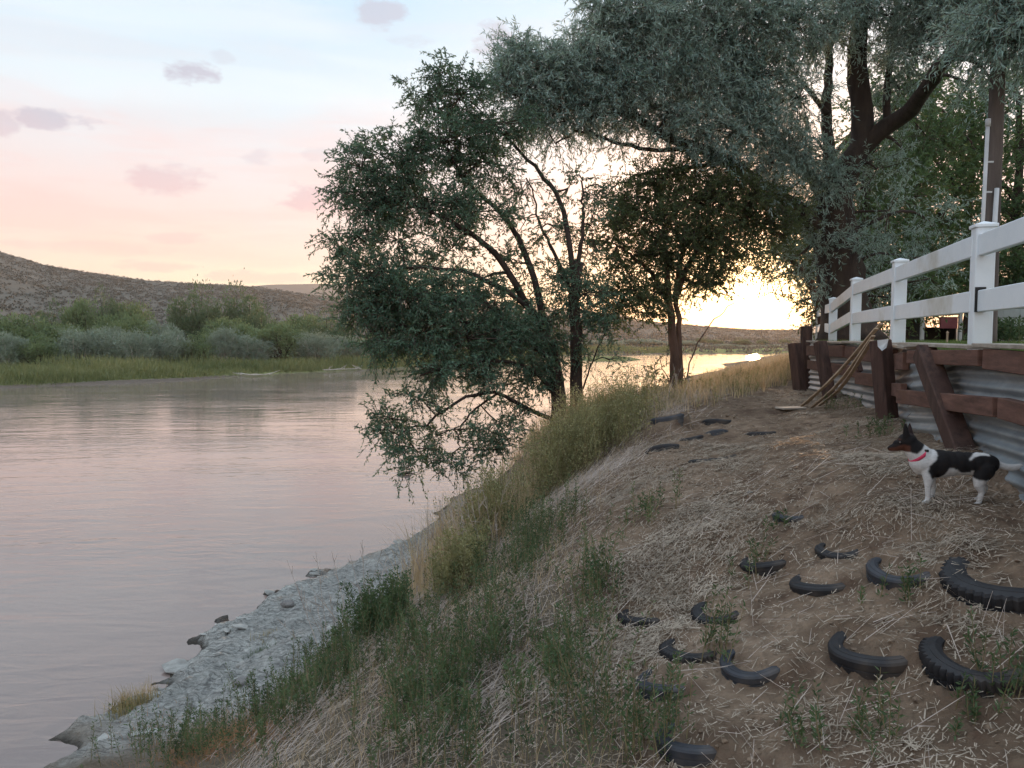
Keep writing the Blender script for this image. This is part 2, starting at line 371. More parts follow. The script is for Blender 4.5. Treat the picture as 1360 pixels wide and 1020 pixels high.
TL = [  # centre px, py, radius, width, lift, knobby, material, label
    (1118, 728, .20, .15, .035, 0, 'rubber', 'small dark tyre hump with rusty left end, nearest the dog'),
    (1018, 745, .22, .15, .05, 0, 'rubber', 'dark tyre stub poking out behind a small weed, above the middle row'),
    (1092, 776, .235, .17, .085, 0, 'rubber', 'smooth tyre crescent left of the upright curved one in the upper row'),
    (1200, 764, .235, .17, .11, 0, 'rubber_blue', 'smooth upright curved tyre between two others in the upper row'),
    (1352, 776, .34, .24, .13, 2, 'rubber', 'largest tyre with coarse knobby tread at the right edge'),
    (858, 815, .22, .16, .04, 1, 'rubber', 'shadowed tyre sunk in the dark hollow left of the weeds'),
    (958, 812, .22, .16, .05, 1, 'rubber', 'tyre behind the tall weed with dark hollow beneath'),
    (922, 866, .235, .15, .10, 1, 'rubber', 'treaded tyre crescent with notched rim left of the tall weed'),
    (1002, 886, .22, .15, .09, 0, 'rubber_blue', 'short bluish tyre arc just right of the notched tyre'),
    (888, 908, .22, .15, .085, 0, 'rubber_blue', 'low smooth bluish tyre arc below the notched tyre'),
    (1160, 868, .26, .17, .11, 0, 'rubber', 'long smooth crescent tyre in the middle of the straw'),
    (1305, 884, .28, .19, .13, 2, 'rubber', 'thick tyre with ribbed shoulder in the lower right straw'),
    (922, 985, .22, .15, .085, 0, 'rubber_blue', 'half buried tyre at the bottom edge below the others'),
    (1052, 684, .17, .12, .04, 0, 'rubber_blue', 'small flat bluish tyre patch out on the bare dirt'),
    (886, 572, .30, .2, .22, 0, 'rubber_blue', 'upper tyre of the stack by the tall grass'),
    (880, 597, .28, .2, .14, 0, 'rubber', 'lower tyre of the stack by the tall grass'),
    (952, 560, .27, .17, .07, 0, 'rubber', 'dark tyre at the far top of the dirt slope'),
    (950, 575, .22, .15, .06, 0, 'rubber_blue', 'bluish tyre just below the far top one on the slope'),
    (1010, 577, .25, .15, .06, 0, 'rubber', 'far tyre nearest the retaining wall'),
    (918, 583, .2, .15, .06, 0, 'rubber', 'small tyre just right of the tyre stack'),
    (932, 612, .2, .14, .045, 0, 'rubber', 'thin tyre rim at mid slope under the far group'),
    (962, 608, .18, .14, .03, 0, 'rubber', 'tiny tyre rim showing at mid slope, right of its neighbour'),
]
tyre_specs = []
for (px, py, r_, w_, lift, kn, mt, lb) in TL:
    r_ *= (.80 if kn == 2 and px > 1340 else .70 if kn == 2 else .66) if py > 650 else .60; w_ *= .72 if py > 650 else .75; lift *= 1.0 if py > 650 else .75
    p = gp(px, py); e = .2
    gx = float(base_z(p[0]+e, p[1])-base_z(p[0]-e, p[1]))/(2*e); gy = float(base_z(p[0], p[1]+e)-base_z(p[0], p[1]-e))/(2*e)
    tl = .20 if py > 650 else .28; dd_ = (-.90, -.44) if py > 650 else (-.45, -.89)
    zt = float(p[2])+lift*(.45 if py > 650 else .25)+(.10 if 'stack' in lb and 'upper' in lb else 0)
    gx = gx+dd_[0]*tl; gy = gy+dd_[1]*tl
    tyre_specs.append((p[0], p[1], zt, r_, w_, kn, mt, lb, gx, gy))
    TYRES.append((p[0], p[1], zt, r_, gx, gy, dd_[0], dd_[1]))
_d = P(1160+700/6.8, 540+838/6.8, 3.8); DOGP = (_d[0]-.02, 3.8, _d[2]-.012)

def ground_material():
    m, nt, out = newmat('dirt_bank'); L = nt.links.new
    tc = N(nt, 'ShaderNodeTexCoord').outputs['Object']; b = N(nt, 'ShaderNodeBsdfPrincipled', i_Roughness=.95); b.inputs['Specular IOR Level'].default_value = .15
    at = N(nt, 'ShaderNodeAttribute', attribute_name='zone'); sp = N(nt, 'ShaderNodeSeparateColor'); L(at.outputs['Color'], sp.inputs[0])
    n1 = noise(nt, tc, 1.3, 8, .65); n2 = noise(nt, tc, 28, 6, .7); n3 = noise(nt, tc, 7, 6, .7)
    dirt = ramp(nt, n1, [(.3, (.115, .084, .062)), (.5, (.21, .158, .116)), (.7, (.31, .24, .182))])
    dirt = mixc(nt, dirt, (.075, .048, .035, 1), ramp(nt, n3, [(.46, (0, 0, 0)), (.66, (.85, .85, .85))]))
    dirt = mixc(nt, dirt, ramp(nt, n2, [(.3, (.5, .48, .46)), (.7, (1.35, 1.3, 1.25))]), .8, 'MULTIPLY')
    n4 = noise(nt, tc, 3.5, 8, .7); n5 = noise(nt, tc, 22, 8, .75)
    rock = ramp(nt, n4, [(.3, (.27, .275, .26)), (.6, (.40, .405, .385)), (.75, (.48, .48, .455))])
    rock = mixc(nt, rock, ramp(nt, n5, [(.35, (.45, .45, .45)), (.6, (1.15, 1.15, 1.15))]), .8, 'MULTIPLY')
    veg = ramp(nt, n3, [(.3, (.07, .062, .045)), (.7, (.17, .145, .11))])
    mpr = N(nt, 'ShaderNodeMapping'); mpr.inputs['Rotation'].default_value = (0, 0, R(-57)); mpr.inputs['Scale'].default_value = (1.0, 5.5, 3.0); L(tc, mpr.inputs[0])
    n6 = noise(nt, mpr.outputs[0], 3.0, 9, .75); n7 = noise(nt, mpr.outputs[0], 11.0, 6, .7)
    rock = mixc(nt, rock, ramp(nt, n6, [(.38, (.35, .35, .36)), (.50, (1.0, 1.0, 1.0)), (.7, (1.25, 1.25, 1.22))]), .55, 'MULTIPLY')
    col = mixc(nt, dirt, veg, sp.outputs[1]); col = mixc(nt, col, rock, sp.outputs[0])
    col = mixc(nt, col, (.045, .04, .035, 1), sp.outputs[2])
    L(col, b.inputs['Base Color'])
    vo = N(nt, 'ShaderNodeTexVoronoi', i_Scale=34.0); L(tc, vo.inputs['Vector'])
    hh = N(nt, 'ShaderNodeMath', operation='MULTIPLY_ADD'); L(n2, hh.inputs[0]); hh.inputs[1].default_value = 1.4; L(vo.outputs['Distance'], hh.inputs[2])
    h1 = N(nt, 'ShaderNodeMath', operation='MULTIPLY_ADD'); L(n6, h1.inputs[0]); h1.inputs[1].default_value = 1.8; L(n7, h1.inputs[2])
    vc = N(nt, 'ShaderNodeTexVoronoi', i_Scale=4.2, feature='DISTANCE_TO_EDGE'); wv = mixc(nt, mpr.outputs[0], noise(nt, tc, 4, 5, .7, out=1), .22); mv2 = N(nt, 'ShaderNodeMapping'); mv2.inputs['Scale'].default_value = (1, .45, 1); L(wv, mv2.inputs[0]); L(mv2.outputs[0], vc.inputs['Vector'])
    crk = ramp(nt, vc.outputs['Distance'], [(.0, (.25,)*3), (.035, (1,)*3)])
    rock2 = mixc(nt, (.42, .42, .42, 1), (1, 1, 1, 1), crk); col = mixc(nt, col, mixc(nt, col, rock2, 1.0, 'MULTIPLY'), sp.outputs[0]); L(col, b.inputs['Base Color'])
    h1b = N(nt, 'ShaderNodeMath', operation='MULTIPLY_ADD'); L(crk, h1b.inputs[0]); h1b.inputs[1].default_value = 1.6; L(h1.outputs[0], h1b.inputs[2]); h1 = h1b
    h3 = N(nt, 'ShaderNodeMath', operation='MULTIPLY'); L(h1.outputs[0], h3.inputs[0]); L(sp.outputs[0], h3.inputs[1])
    h0 = N(nt, 'ShaderNodeMath', operation='ADD'); L(hh.outputs[0], h0.inputs[0]); L(n5, h0.inputs[1])
    h2 = N(nt, 'ShaderNodeMath', operation='ADD'); L(h0.outputs[0], h2.inputs[0]); L(h3.outputs[0], h2.inputs[1])
    bp = N(nt, 'ShaderNodeBump', i_Strength=.75, i_Distance=.022); L(h2.outputs[0], bp.inputs['Height']); L(bp.outputs[0], b.inputs['Normal'])
    L(b.outputs[0], out.inputs[0]); return m
def polar(r0, r1, nr, a0, a1, na):
    r = np.geomspace(r0, r1, nr); a = np.linspace(R(a0), R(a1), na); rr, aa = np.meshgrid(r, a, indexing='ij')
    i, j = np.meshgrid(np.arange(nr-1), np.arange(na-1), indexing='ij'); i = i.ravel(); j = j.ravel()
    Q = np.stack([i*na+j, (i+1)*na+j, (i+1)*na+j+1, i*na+j+1], 1)
    return rr*np.sin(aa), rr*np.cos(aa), Q, rr, aa
def veg_zone(px, py):
    """1 where plants cover the near bank, from the picture position of the ground"""
    edge = np.interp(py, [480, 520, 545, 575, 600, 640, 700, 760, 820, 900, 960, 1020], [1060, 930, 875, 855, 800, 770, 735, 740, 790, 800, 815, 830])
    return sst(40, -40, px-edge)
def build_ground():
    X, Y, Q, rr, aa = polar(.35, 150, 640, -88, 88, 620)
    Z = gz(X, Y); px, py = proj(np.stack([X, Y, Z], -1))
    o = mk('ground', np.stack([X, Y, Z], -1), Q, ground_material(), smooth=True); tag(o, 'sloping dirt river bank with straw litter', 'ground', kind='structure')
    rk = rockmask(X, Y); vz = veg_zone(px, py)*(1-rk)*.8
    wet = sst(.05, .0, Z)
    col = np.stack([rk, vz, wet, np.ones_like(rk)], -1).reshape(-1, 4).astype(np.float32)
    a = o.data.color_attributes.new('zone', 'FLOAT_COLOR', 'POINT'); a.data.foreach_set('color', col.ravel())
build_ground()

# far bank and hills -------------------------------------------------
def pxa(px): return math.atan((px-680)/F)
_sh = [(-1500, 30), (-700, 38), (-300, 44), (0, 48.5), (240, 57), (330, 64), (480, 73), (560, 82), (650, 100), (720, 122), (790, 142), (1000, 146), (1100, 150), (1360, 160), (2600, 190)]
_shA = np.array([pxa(a) for a, b in _sh]); _shR = np.array([b/math.cos(pxa(a)) for a, b in _sh])
_hi = [(-2500, 300), (-900, 290), (-300, 305), (0, 333), (60, 351), (120, 361), (200, 370), (300, 376), (345, 379), (400, 388), (450, 398), (600, 414), (800, 420), (1000, 437), (2600, 430)]
_h2 = [(-2500, 420), (200, 400), (330, 381), (360, 378), (440, 377), (500, 380), (600, 392), (700, 405), (785, 413), (830, 419), (868, 429), (890, 436), (905, 437), (918, 431), (930, 432), (1000, 437), (1065, 440), (1200, 437), (2600, 425)]
def silh(tab, az, D):
    py = np.interp(az, [pxa(a) for a, b in tab], [b for a, b in tab])
    return (447-py)/F*D*np.cos(az)+CZ
def far_z(x, y):
    az = np.arctan2(x, y); r = np.hypot(x, y); rs = np.interp(az, _shA, _shR); t = r-rs+1.2*vnoise(x*.15, y*.15)
    z = -.6+.75*sst(-1, .6, t)+.45*sst(.6, 14, t)+.15*fbm(x*.1, y*.1, 3)*sst(2, 8, t)
    D1 = 430.0; D2 = 1500.0
    h1 = silh(_hi, az, D1)-1; h2 = silh(_h2, az, D2)-1
    s1 = np.clip((r-rs-45)/(D1-rs-45), 0, 1); z1 = h1*(s1**1.05)
    z1 = z1-np.clip(r-D1, 0, 900)*.12
    s2 = np.clip((r-260)/(D2-260), 0, 1); z2 = h2*s2**2.2-np.clip(r-D2, 0, 4000)*.05
    rough = 1.2*fbm(x*.012, y*.012, 4)*sst(60, 200, r-rs)*(1-sst(.8, 1, s1)*.5)
    gul = -2.2*np.clip(fbm(az*40, r*.004, 2), 0, 1)*sst(0, .4, s1)*sst(1, .7, s1)
    return z+np.maximum(np.maximum(z1, z2), 0)+rough+gul
def hill_material():
    m, nt, out = newmat('sage_hill'); L = nt.links.new
    tc = N(nt, 'ShaderNodeTexCoord').outputs['Object']; b = N(nt, 'ShaderNodeBsdfPrincipled', i_Roughness=1.0); b.inputs['Specular IOR Level'].default_value = .05
    n1 = noise(nt, tc, .03, 8, .65); n2 = noise(nt, tc, .55, 5, .7); n3 = noise(nt, tc, .22, 6, .7, mapscale=(.5, 1.6, 1))
    c = ramp(nt, n1, [(.3, (.11, .10, .08)), (.7, (.17, .152, .125))])
    c = mixc(nt, c, (.13, .125, .11, 1), ramp(nt, n2, [(.45, (0, 0, 0)), (.6, (.8,)*3)]))
    c = mixc(nt, c, (.20, .175, .145, 1), ramp(nt, n3, [(.55, (0, 0, 0)), (.68, (.7,)*3)]))
    at = N(nt, 'ShaderNodeAttribute', attribute_name='zone'); sp = N(nt, 'ShaderNodeSeparateColor'); L(at.outputs['Color'], sp.inputs[0])
    c = mixc(nt, c, (.20, .22, .09, 1), sp.outputs[0]); c = mixc(nt, c, (.13, .11, .09, 1), sp.outputs[1])
    L(c, b.inputs['Base Color']); bp = N(nt, 'ShaderNodeBump', i_Strength=.6, i_Distance=.6); L(n2, bp.inputs['Height']); L(bp.outputs[0], b.inputs['Normal'])
    L(b.outputs[0], out.inputs[0]); return m
def build_far():
    X, Y, Q, rr, aa = polar(26, 5000, 420, -74, 62, 560)
    Z = far_z(X, Y)
    o = mk('hills', np.stack([X, Y, Z], -1), Q, hill_material(), smooth=True); tag(o, 'far river bank rising to sagebrush hills', 'hills', kind='structure')
    t = rr-np.interp(aa, _shA, _shR)
    g = sst(60, 30, t)*sst(-2, 2, t); mud = sst(.8, .2, t)
    col = np.stack([g, mud, g*0, g*0+1], -1).reshape(-1, 4).astype(np.float32)
    a = o.data.color_attributes.new('zone', 'FLOAT_COLOR', 'POINT'); a.data.foreach_set('color', col.ravel())
build_far()

def build_water():
    m, nt, out = newmat('river_water'); L = nt.links.new
    tc = N(nt, 'ShaderNodeTexCoord').outputs['Object']; b = N(nt, 'ShaderNodeBsdfPrincipled', i_Roughness=.06, i_IOR=1.33)
    b.inputs['Specular IOR Level'].default_value = .6
    n0 = noise(nt, tc, .12, 4, .5); c = ramp(nt, n0, [(.3, (.20, .155, .14)), (.7, (.25, .195, .175))]); L(c, b.inputs['Base Color'])
    mp = N(nt, 'ShaderNodeMapping'); mp.inputs['Rotation'].default_value = (0, 0, R(-18)); mp.inputs['Scale'].default_value = (.55, 1.5, 1); L(tc, mp.inputs[0])
    v = mp.outputs[0]
    a1 = noise(nt, v, 3.2, 3, .5, dist=.7); a2 = noise(nt, v, .9, 3, .55, dist=.5); a3 = noise(nt, v, .16, 4, .6)
    am = ramp(nt, a3, [(.38, (.10,)*3), (.62, (1.5,)*3)])
    s1 = N(nt, 'ShaderNodeMath', operation='MULTIPLY'); L(a1, s1.inputs[0]); L(am, s1.inputs[1])
    s2 = N(nt, 'ShaderNodeMath', operation='MULTIPLY_ADD'); L(a2, s2.inputs[0]); s2.inputs[1].default_value = 1.5; L(s1.outputs[0], s2.inputs[2])
    bp = N(nt, 'ShaderNodeBump', i_Strength=.20, i_Distance=.05); L(s2.outputs[0], bp.inputs['Height']); L(bp.outputs[0], b.inputs['Normal'])
    L(b.outputs[0], out.inputs[0])
    o = mk('river_water', [(-900, -60, 0), (900, -60, 0), (900, 900, 0), (-900, 900, 0)], [[0, 1, 2, 3]], m); tag(o, 'calm river reflecting the sunset sky', 'river', kind='structure')
build_water()

# ------------------------------------------------------------------ lawn terrace behind the wall
WALL = np.array([(2.05, 1.9), (2.84, 4.85), (2.985, 5.72), (3.36, 6.62), (3.95, 9.0), (4.38, 11.3)])
EDGE = np.array(list(map(tuple, WALL+np.array((.05, 0))))+[(5.6, 14.5), (7.75, 20), (12.2, 30), (22, 50), (60, 110)])
def build_lawn():
    m = solid('lawn_grass', (.045, .075, .02), (.12, .16, .05), 2.5, .95, .6, 60, bdist=.02, c3=(.15, .12, .07)); M['lawn'] = m
    ys = np.geomspace(1.9, 110, 160); xe = np.interp(ys, EDGE[:, 1], EDGE[:, 0]); us = np.concatenate([[0, 0], np.geomspace(.02, 90, 60)])
    X = xe[:, None]+us[None, :]; Y = np.repeat(ys[:, None], len(us), 1); Z = 3.10+.03*fbm(X*.6, Y*.6, 3)+sst(12, 30, Y)*(-.25)+0*X
    Z[:, 0] = 1.2
    n, k = X.shape; i, j = np.meshgrid(np.arange(n-1), np.arange(k-1), indexing='ij'); i = i.ravel(); j = j.ravel()
    o = mk('lawn', np.stack([X, Y, Z], -1), np.stack([i*k+j, i*k+j+1, (i+1)*k+j+1, (i+1)*k+j], 1), m, smooth=False); tag(o, 'green lawn terrace behind the retaining wall', 'lawn', kind='structure')
build_lawn()

# ------------------------------------------------------------------ foliage tools
def unit(v): return v/(np.linalg.norm(v, axis=-1, keepdims=True)+1e-9)
def leaf_quads(Cn, D, L, W, up=None, fold=.0):
    """diamond leaves with base Cn, direction D, length L, width W"""
    n = len(Cn); D = unit(D); r = unit(RNG.normal(size=(n, 3))) if up is None else up
    S = unit(np.cross(D, r)); Nn = np.cross(S, D)
    L = np.broadcast_to(L, (n,))[:, None]; W = np.broadcast_to(W, (n,))[:, None]
    V = np.stack([Cn, Cn+D*L*.45+S*W*.5+Nn*fold*W, Cn+D*L-Nn*L*.12, Cn+D*L*.45-S*W*.5+Nn*fold*W], 1)
    return V.reshape(-1, 3), np.arange(4*n).reshape(n, 4)
def twig_prisms(A, B, r0, r1):
    """3-sided straight sticks from A to B"""
    n = len(A); D = unit(B-A); h = np.where(np.abs(D[:, 2:3]) < .9, np.array([[0, 0, 1.]]), np.array([[1., 0, 0]]))
    u = unit(np.cross(D, h)); w = np.cross(D, u); a = np.array([0, 2.094, 4.189])
    r0 = np.broadcast_to(r0, (n,)); r1 = np.broadcast_to(r1, (n,))
    off = u[:, None]*np.cos(a)[None, :, None]+w[:, None]*np.sin(a)[None, :, None]
    V = np.concatenate([A[:, None]+off*r0[:, None, None], B[:, None]+off*r1[:, None, None]], 1).reshape(-1, 3)
    b = (np.arange(n)*6)[:, None]
    q = np.concatenate([b+np.array([[0, 1, 4, 3]]), b+np.array([[1, 2, 5, 4]]), b+np.array([[2, 0, 3, 5]])])
    return V, q
class Tree:
    def __init__(s, name, loc, label, cat='tree', group=None):
        s.root = empty(name, loc, label, cat, group); s.sk = []; s.skr = []; s.trunk = MB(); s.limb = MB()
        s.LV = []; s.LF = []; s.ln = 0; s.TA = []; s.TB = []; s.Tr = []
    def limbs(s, pts, r0, r1, seg=10, trunk=False, n=18, wob=.02):
        p = spline([P(*q) for q in pts], n)
        if s.root.name.startswith('leaning') and not trunk: r0 *= .78; r1 *= .8
        p = p+RNG.normal(size=p.shape)*wob*np.linspace(0, 1, n)[:, None]
        r = np.linspace(r0, r1, n)
        if trunk: r = r*(1+.5*np.exp(-np.linspace(0, 1, n)*12))
        (s.trunk if trunk else s.limb).tube(p, r, seg, .08)
        s.sk.append(p); s.skr.append(r)
    def clump(s, px, py, rx, ry, Y, twigs, rd=None, L=.45, nl=14, leaf=(.06, .02), droop=.25, sub=7, up=.15, spread=.35, link_=True):
        c = P(px, py, Y); k = Y/F; rad = np.array((rx*k, (rd if rd else .5*(rx+ry)*k), ry*k))
        if link_ and s.sk:
            sk = np.concatenate(s.sk); sr = np.concatenate(s.skr); d = np.linalg.norm(sk-c, axis=1)+np.maximum(0, sk[:, 2]-c[2])*.3
            i = int(np.argmin(d)); a = sk[i]; mid = (a+c)/2+RNG.normal(size=3)*.12*d[i]*.5+np.array((0, 0, .10*d[i]))
            bp = spline([a, mid, c], 9); br = np.linspace(min(.045, sr[i]*.6), .012, 9)
            s.limb.tube(bp, br, 5, .05, cap=False)
        n = twigs; ns = max(3, n//sub)
        sc_ = unit(RNG.normal(size=(ns, 3)))*(RNG.uniform(0, 1, (ns, 1))**.45)*rad*.95+c
        # branchlets centre -> sub clump
        s.TA.append(np.repeat(c[None], ns, 0)+(sc_-c)*.15); s.TB.append(sc_); s.Tr.append(np.full(ns, .009))
        idx = RNG.integers(0, ns, n); p0 = sc_[idx]+RNG.normal(size=(n, 3))*.10*spread/.35
        out = unit((sc_[idx]-c)/rad); d = unit(out*.8+RNG.normal(size=(n, 3))*.8+np.array((0, 0, up)))
        LL = L*RNG.uniform(.5, 1.25, n)
        m = nl; t = (np.arange(m)[None]+RNG.uniform(0, 1, (n, m)))/m
        g = np.array((0, 0, -1.))*droop
        pos = p0[:, None]+d[:, None]*LL[:, None, None]*t[..., None]+g*LL[:, None, None]*(t**2)[..., None]
        tan = unit(d[:, None]+2*g*t[..., None])
        ld = unit(tan*.7+RNG.normal(size=(n, m, 3))*.55+np.array((0, 0, -droop*.7)))
        sz = RNG.uniform(.65, 1.25, n*m)
        V, Fq = leaf_quads(pos.reshape(-1, 3), ld.reshape(-1, 3), leaf[0]*sz, leaf[1]*sz)
        s.LV.append(V); s.LF.append(Fq+s.ln); s.ln += len(V)
        e1 = p0+d*LL[:, None]*.5+g*LL[:, None]*.25; e2 = p0+d*LL[:, None]+g*LL[:, None]
        s.TA += [p0, e1]; s.TB += [e1, e2]; s.Tr += [np.full(n, .004), np.full(n, .0028)]
    def finish(s, leafmat_, barkmat, trunk_name='trunk'):
        if s.trunk.n: s.trunk.build(trunk_name, barkmat, s.root, True)
        if s.limb.n: s.limb.build('branches', barkmat, s.root, True)
        V, Fq = twig_prisms(np.concatenate(s.TA), np.concatenate(s.TB), np.concatenate(s.Tr), np.concatenate(s.Tr)*.7)
        mk('twigs', V, Fq, M['twig'], s.root)
        mk('crown', np.concatenate(s.LV), np.concatenate(s.LF), leafmat_, s.root)
        return s.root

# ---------------- tree 1: leaning double-trunk tree over the water
def tree1():
    Y = 11.3; b = P(752, 572, Y)
    T = Tree('leaning_tree', b, 'wide double-trunked tree leaning out over the river from the grassy bank')
    T.limbs([(742, 575, Y), (741, 520, Y), (736, 480, Y), (724, 440, Y)], .115, .09, trunk=True, n=12)
    T.limbs([(768, 580, Y), (766, 520, Y), (765, 450, Y), (763, 400, Y), (768, 350, Y)], .105, .07, trunk=True, n=14)
    T.limbs([(724, 440, Y), (700, 405, Y), (668, 350, Y-.1), (635, 318, Y-.3), (590, 290, Y-.5), (545, 270, Y-.6)], .085, .02)
    T.limbs([(724, 440, Y), (712, 380, Y+.1), (690, 320, Y+.2), (665, 285, Y+.2), (620, 240, Y), (585, 180, Y)], .075, .02)
    T.limbs([(765, 400, Y), (757, 330, Y), (745, 270, Y+.2), (722, 235, Y+.3), (695, 205, Y+.3), (650, 160, Y)], .06, .02)
    T.limbs([(763, 400, Y), (738, 340, Y+.2), (718, 300, Y+.2), (700, 240, Y+.3)], .045, .012)
    T.limbs([(768, 350, Y), (775, 290, Y), (772, 230, Y)], .045, .012)
    T.limbs([(715, 420, Y), (670, 385, Y-.3), (610, 360, Y-.6), (540, 355, Y-.9), (480, 370, Y-1)], .05, .015)
    T.limbs([(736, 480, Y), (690, 450, Y-.4), (620, 430, Y-.8), (550, 430, Y-1.1), (490, 440, Y-1.2)], .055, .015)
    T.limbs([(741, 530, Y), (712, 495, Y-.3), (670, 480, Y-.8), (610, 483, Y-1.1), (560, 500, Y-1.3)], .05, .015)
    T.limbs([(742, 560, Y), (705, 545, Y-.4), (660, 523, Y-.9), (615, 530, Y-1.2), (570, 560, Y-1.4), (530, 575, Y-1.5)], .045, .012)
    T.limbs([(660, 523, Y-.9), (630, 545, Y-1), (612, 570, Y-1.1), (606, 600, Y-1.2)], .022, .01)
    T.limbs([(766, 540, Y), (780, 500, Y), (800, 450, Y-.1), (815, 420, Y-.1)], .02, .008)
    lf = dict(leaf=(.054, .019), L=.29, nl=16, droop=.25, sub=10, spread=.25)
    for a in [ # px,py,rx,ry,dY,twigs
        (582, 98, 24, 20, 0, 60), (565, 125, 30, 24, 0, 70), (612, 128, 38, 34, 0, 150), (655, 165, 52, 42, .1, 210), (595, 185, 55, 40, -.1, 230), (640, 215, 62, 35, .2, 230),
        (540, 205, 38, 34, -.3, 120), (505, 205, 30, 28, -.3, 75), (480, 225, 34, 34, -.4, 100), (528, 240, 42, 30, -.4, 140), (455, 255, 26, 34, -.5, 70), (500, 275, 46, 34, -.5, 150), (570, 270, 64, 30, -.4, 250),
        (625, 282, 55, 28, -.2, 170), (470, 310, 40, 26, -.7, 70), (530, 320, 52, 24, -.6, 80), (450, 335, 34, 18, -.8, 45), (600, 330, 52, 24, -.3, 70), (560, 355, 55, 18, -.5, 70),
        (485, 370, 55, 28, -1, 200), (480, 410, 44, 34, -1, 190), (540, 395, 60, 34, -1, 260), (600, 400, 58, 34, -.8, 230), (655, 410, 45, 34, -.5, 150), (505, 450, 40, 26, -1.2, 110), (560, 445, 60, 30, -1.1, 230),
        (620, 450, 60, 34, -.9, 240), (675, 455, 50, 40, -.4, 220), (720, 430, 42, 44, 0, 170), (590, 490, 62, 24, -1.2, 150), (650, 495, 55, 28, -.8, 190), (700, 505, 44, 36, -.3, 150), (725, 480, 30, 40, .2, 100),
        (520, 555, 38, 16, -1.5, 65), (500, 572, 26, 14, -1.6, 40), (560, 530, 40, 20, -1.3, 70), (550, 595, 42, 16, -1.5, 70), (600, 612, 42, 12, -1.3, 65), (645, 598, 40, 16, -1.1, 75), (600, 570, 50, 22, -1.2, 60), (660, 560, 34, 26, -.9, 60), (690, 550, 28, 26, -.6, 55), (545, 615, 22, 10, -1.5, 22),
        (700, 290, 34, 40, .2, 55), (690, 350, 40, 30, .2, 50), (735, 300, 30, 50, .2, 55), (745, 370, 36, 34, .1, 90), (755, 250, 34, 34, .2, 50), (785, 300, 26, 60, .1, 70), (780, 390, 30, 40, 0, 80), (770, 440, 34, 30, 0, 60), (805, 430, 28, 24, -.1, 30), (700, 240, 30, 26, .3, 50), (800, 250, 24, 30, .2, 30), (810, 478, 20, 16, 0, 10),
        (640, 370, 40, 20, 0, 40), (700, 400, 34, 22, .2, 50)]:
        T.clump(a[0], a[1], a[2]*.92, a[3]*.86, Y+a[4], int(a[5]*(.85 if a[0] > 690 and a[1] < 330 else 1.5 if a[1] < 470 else 1.05)), rd=.5 if a[5] > 90 else .35, **lf)
    T.finish(M['leaf_tree'], M['bark'])
tree1()

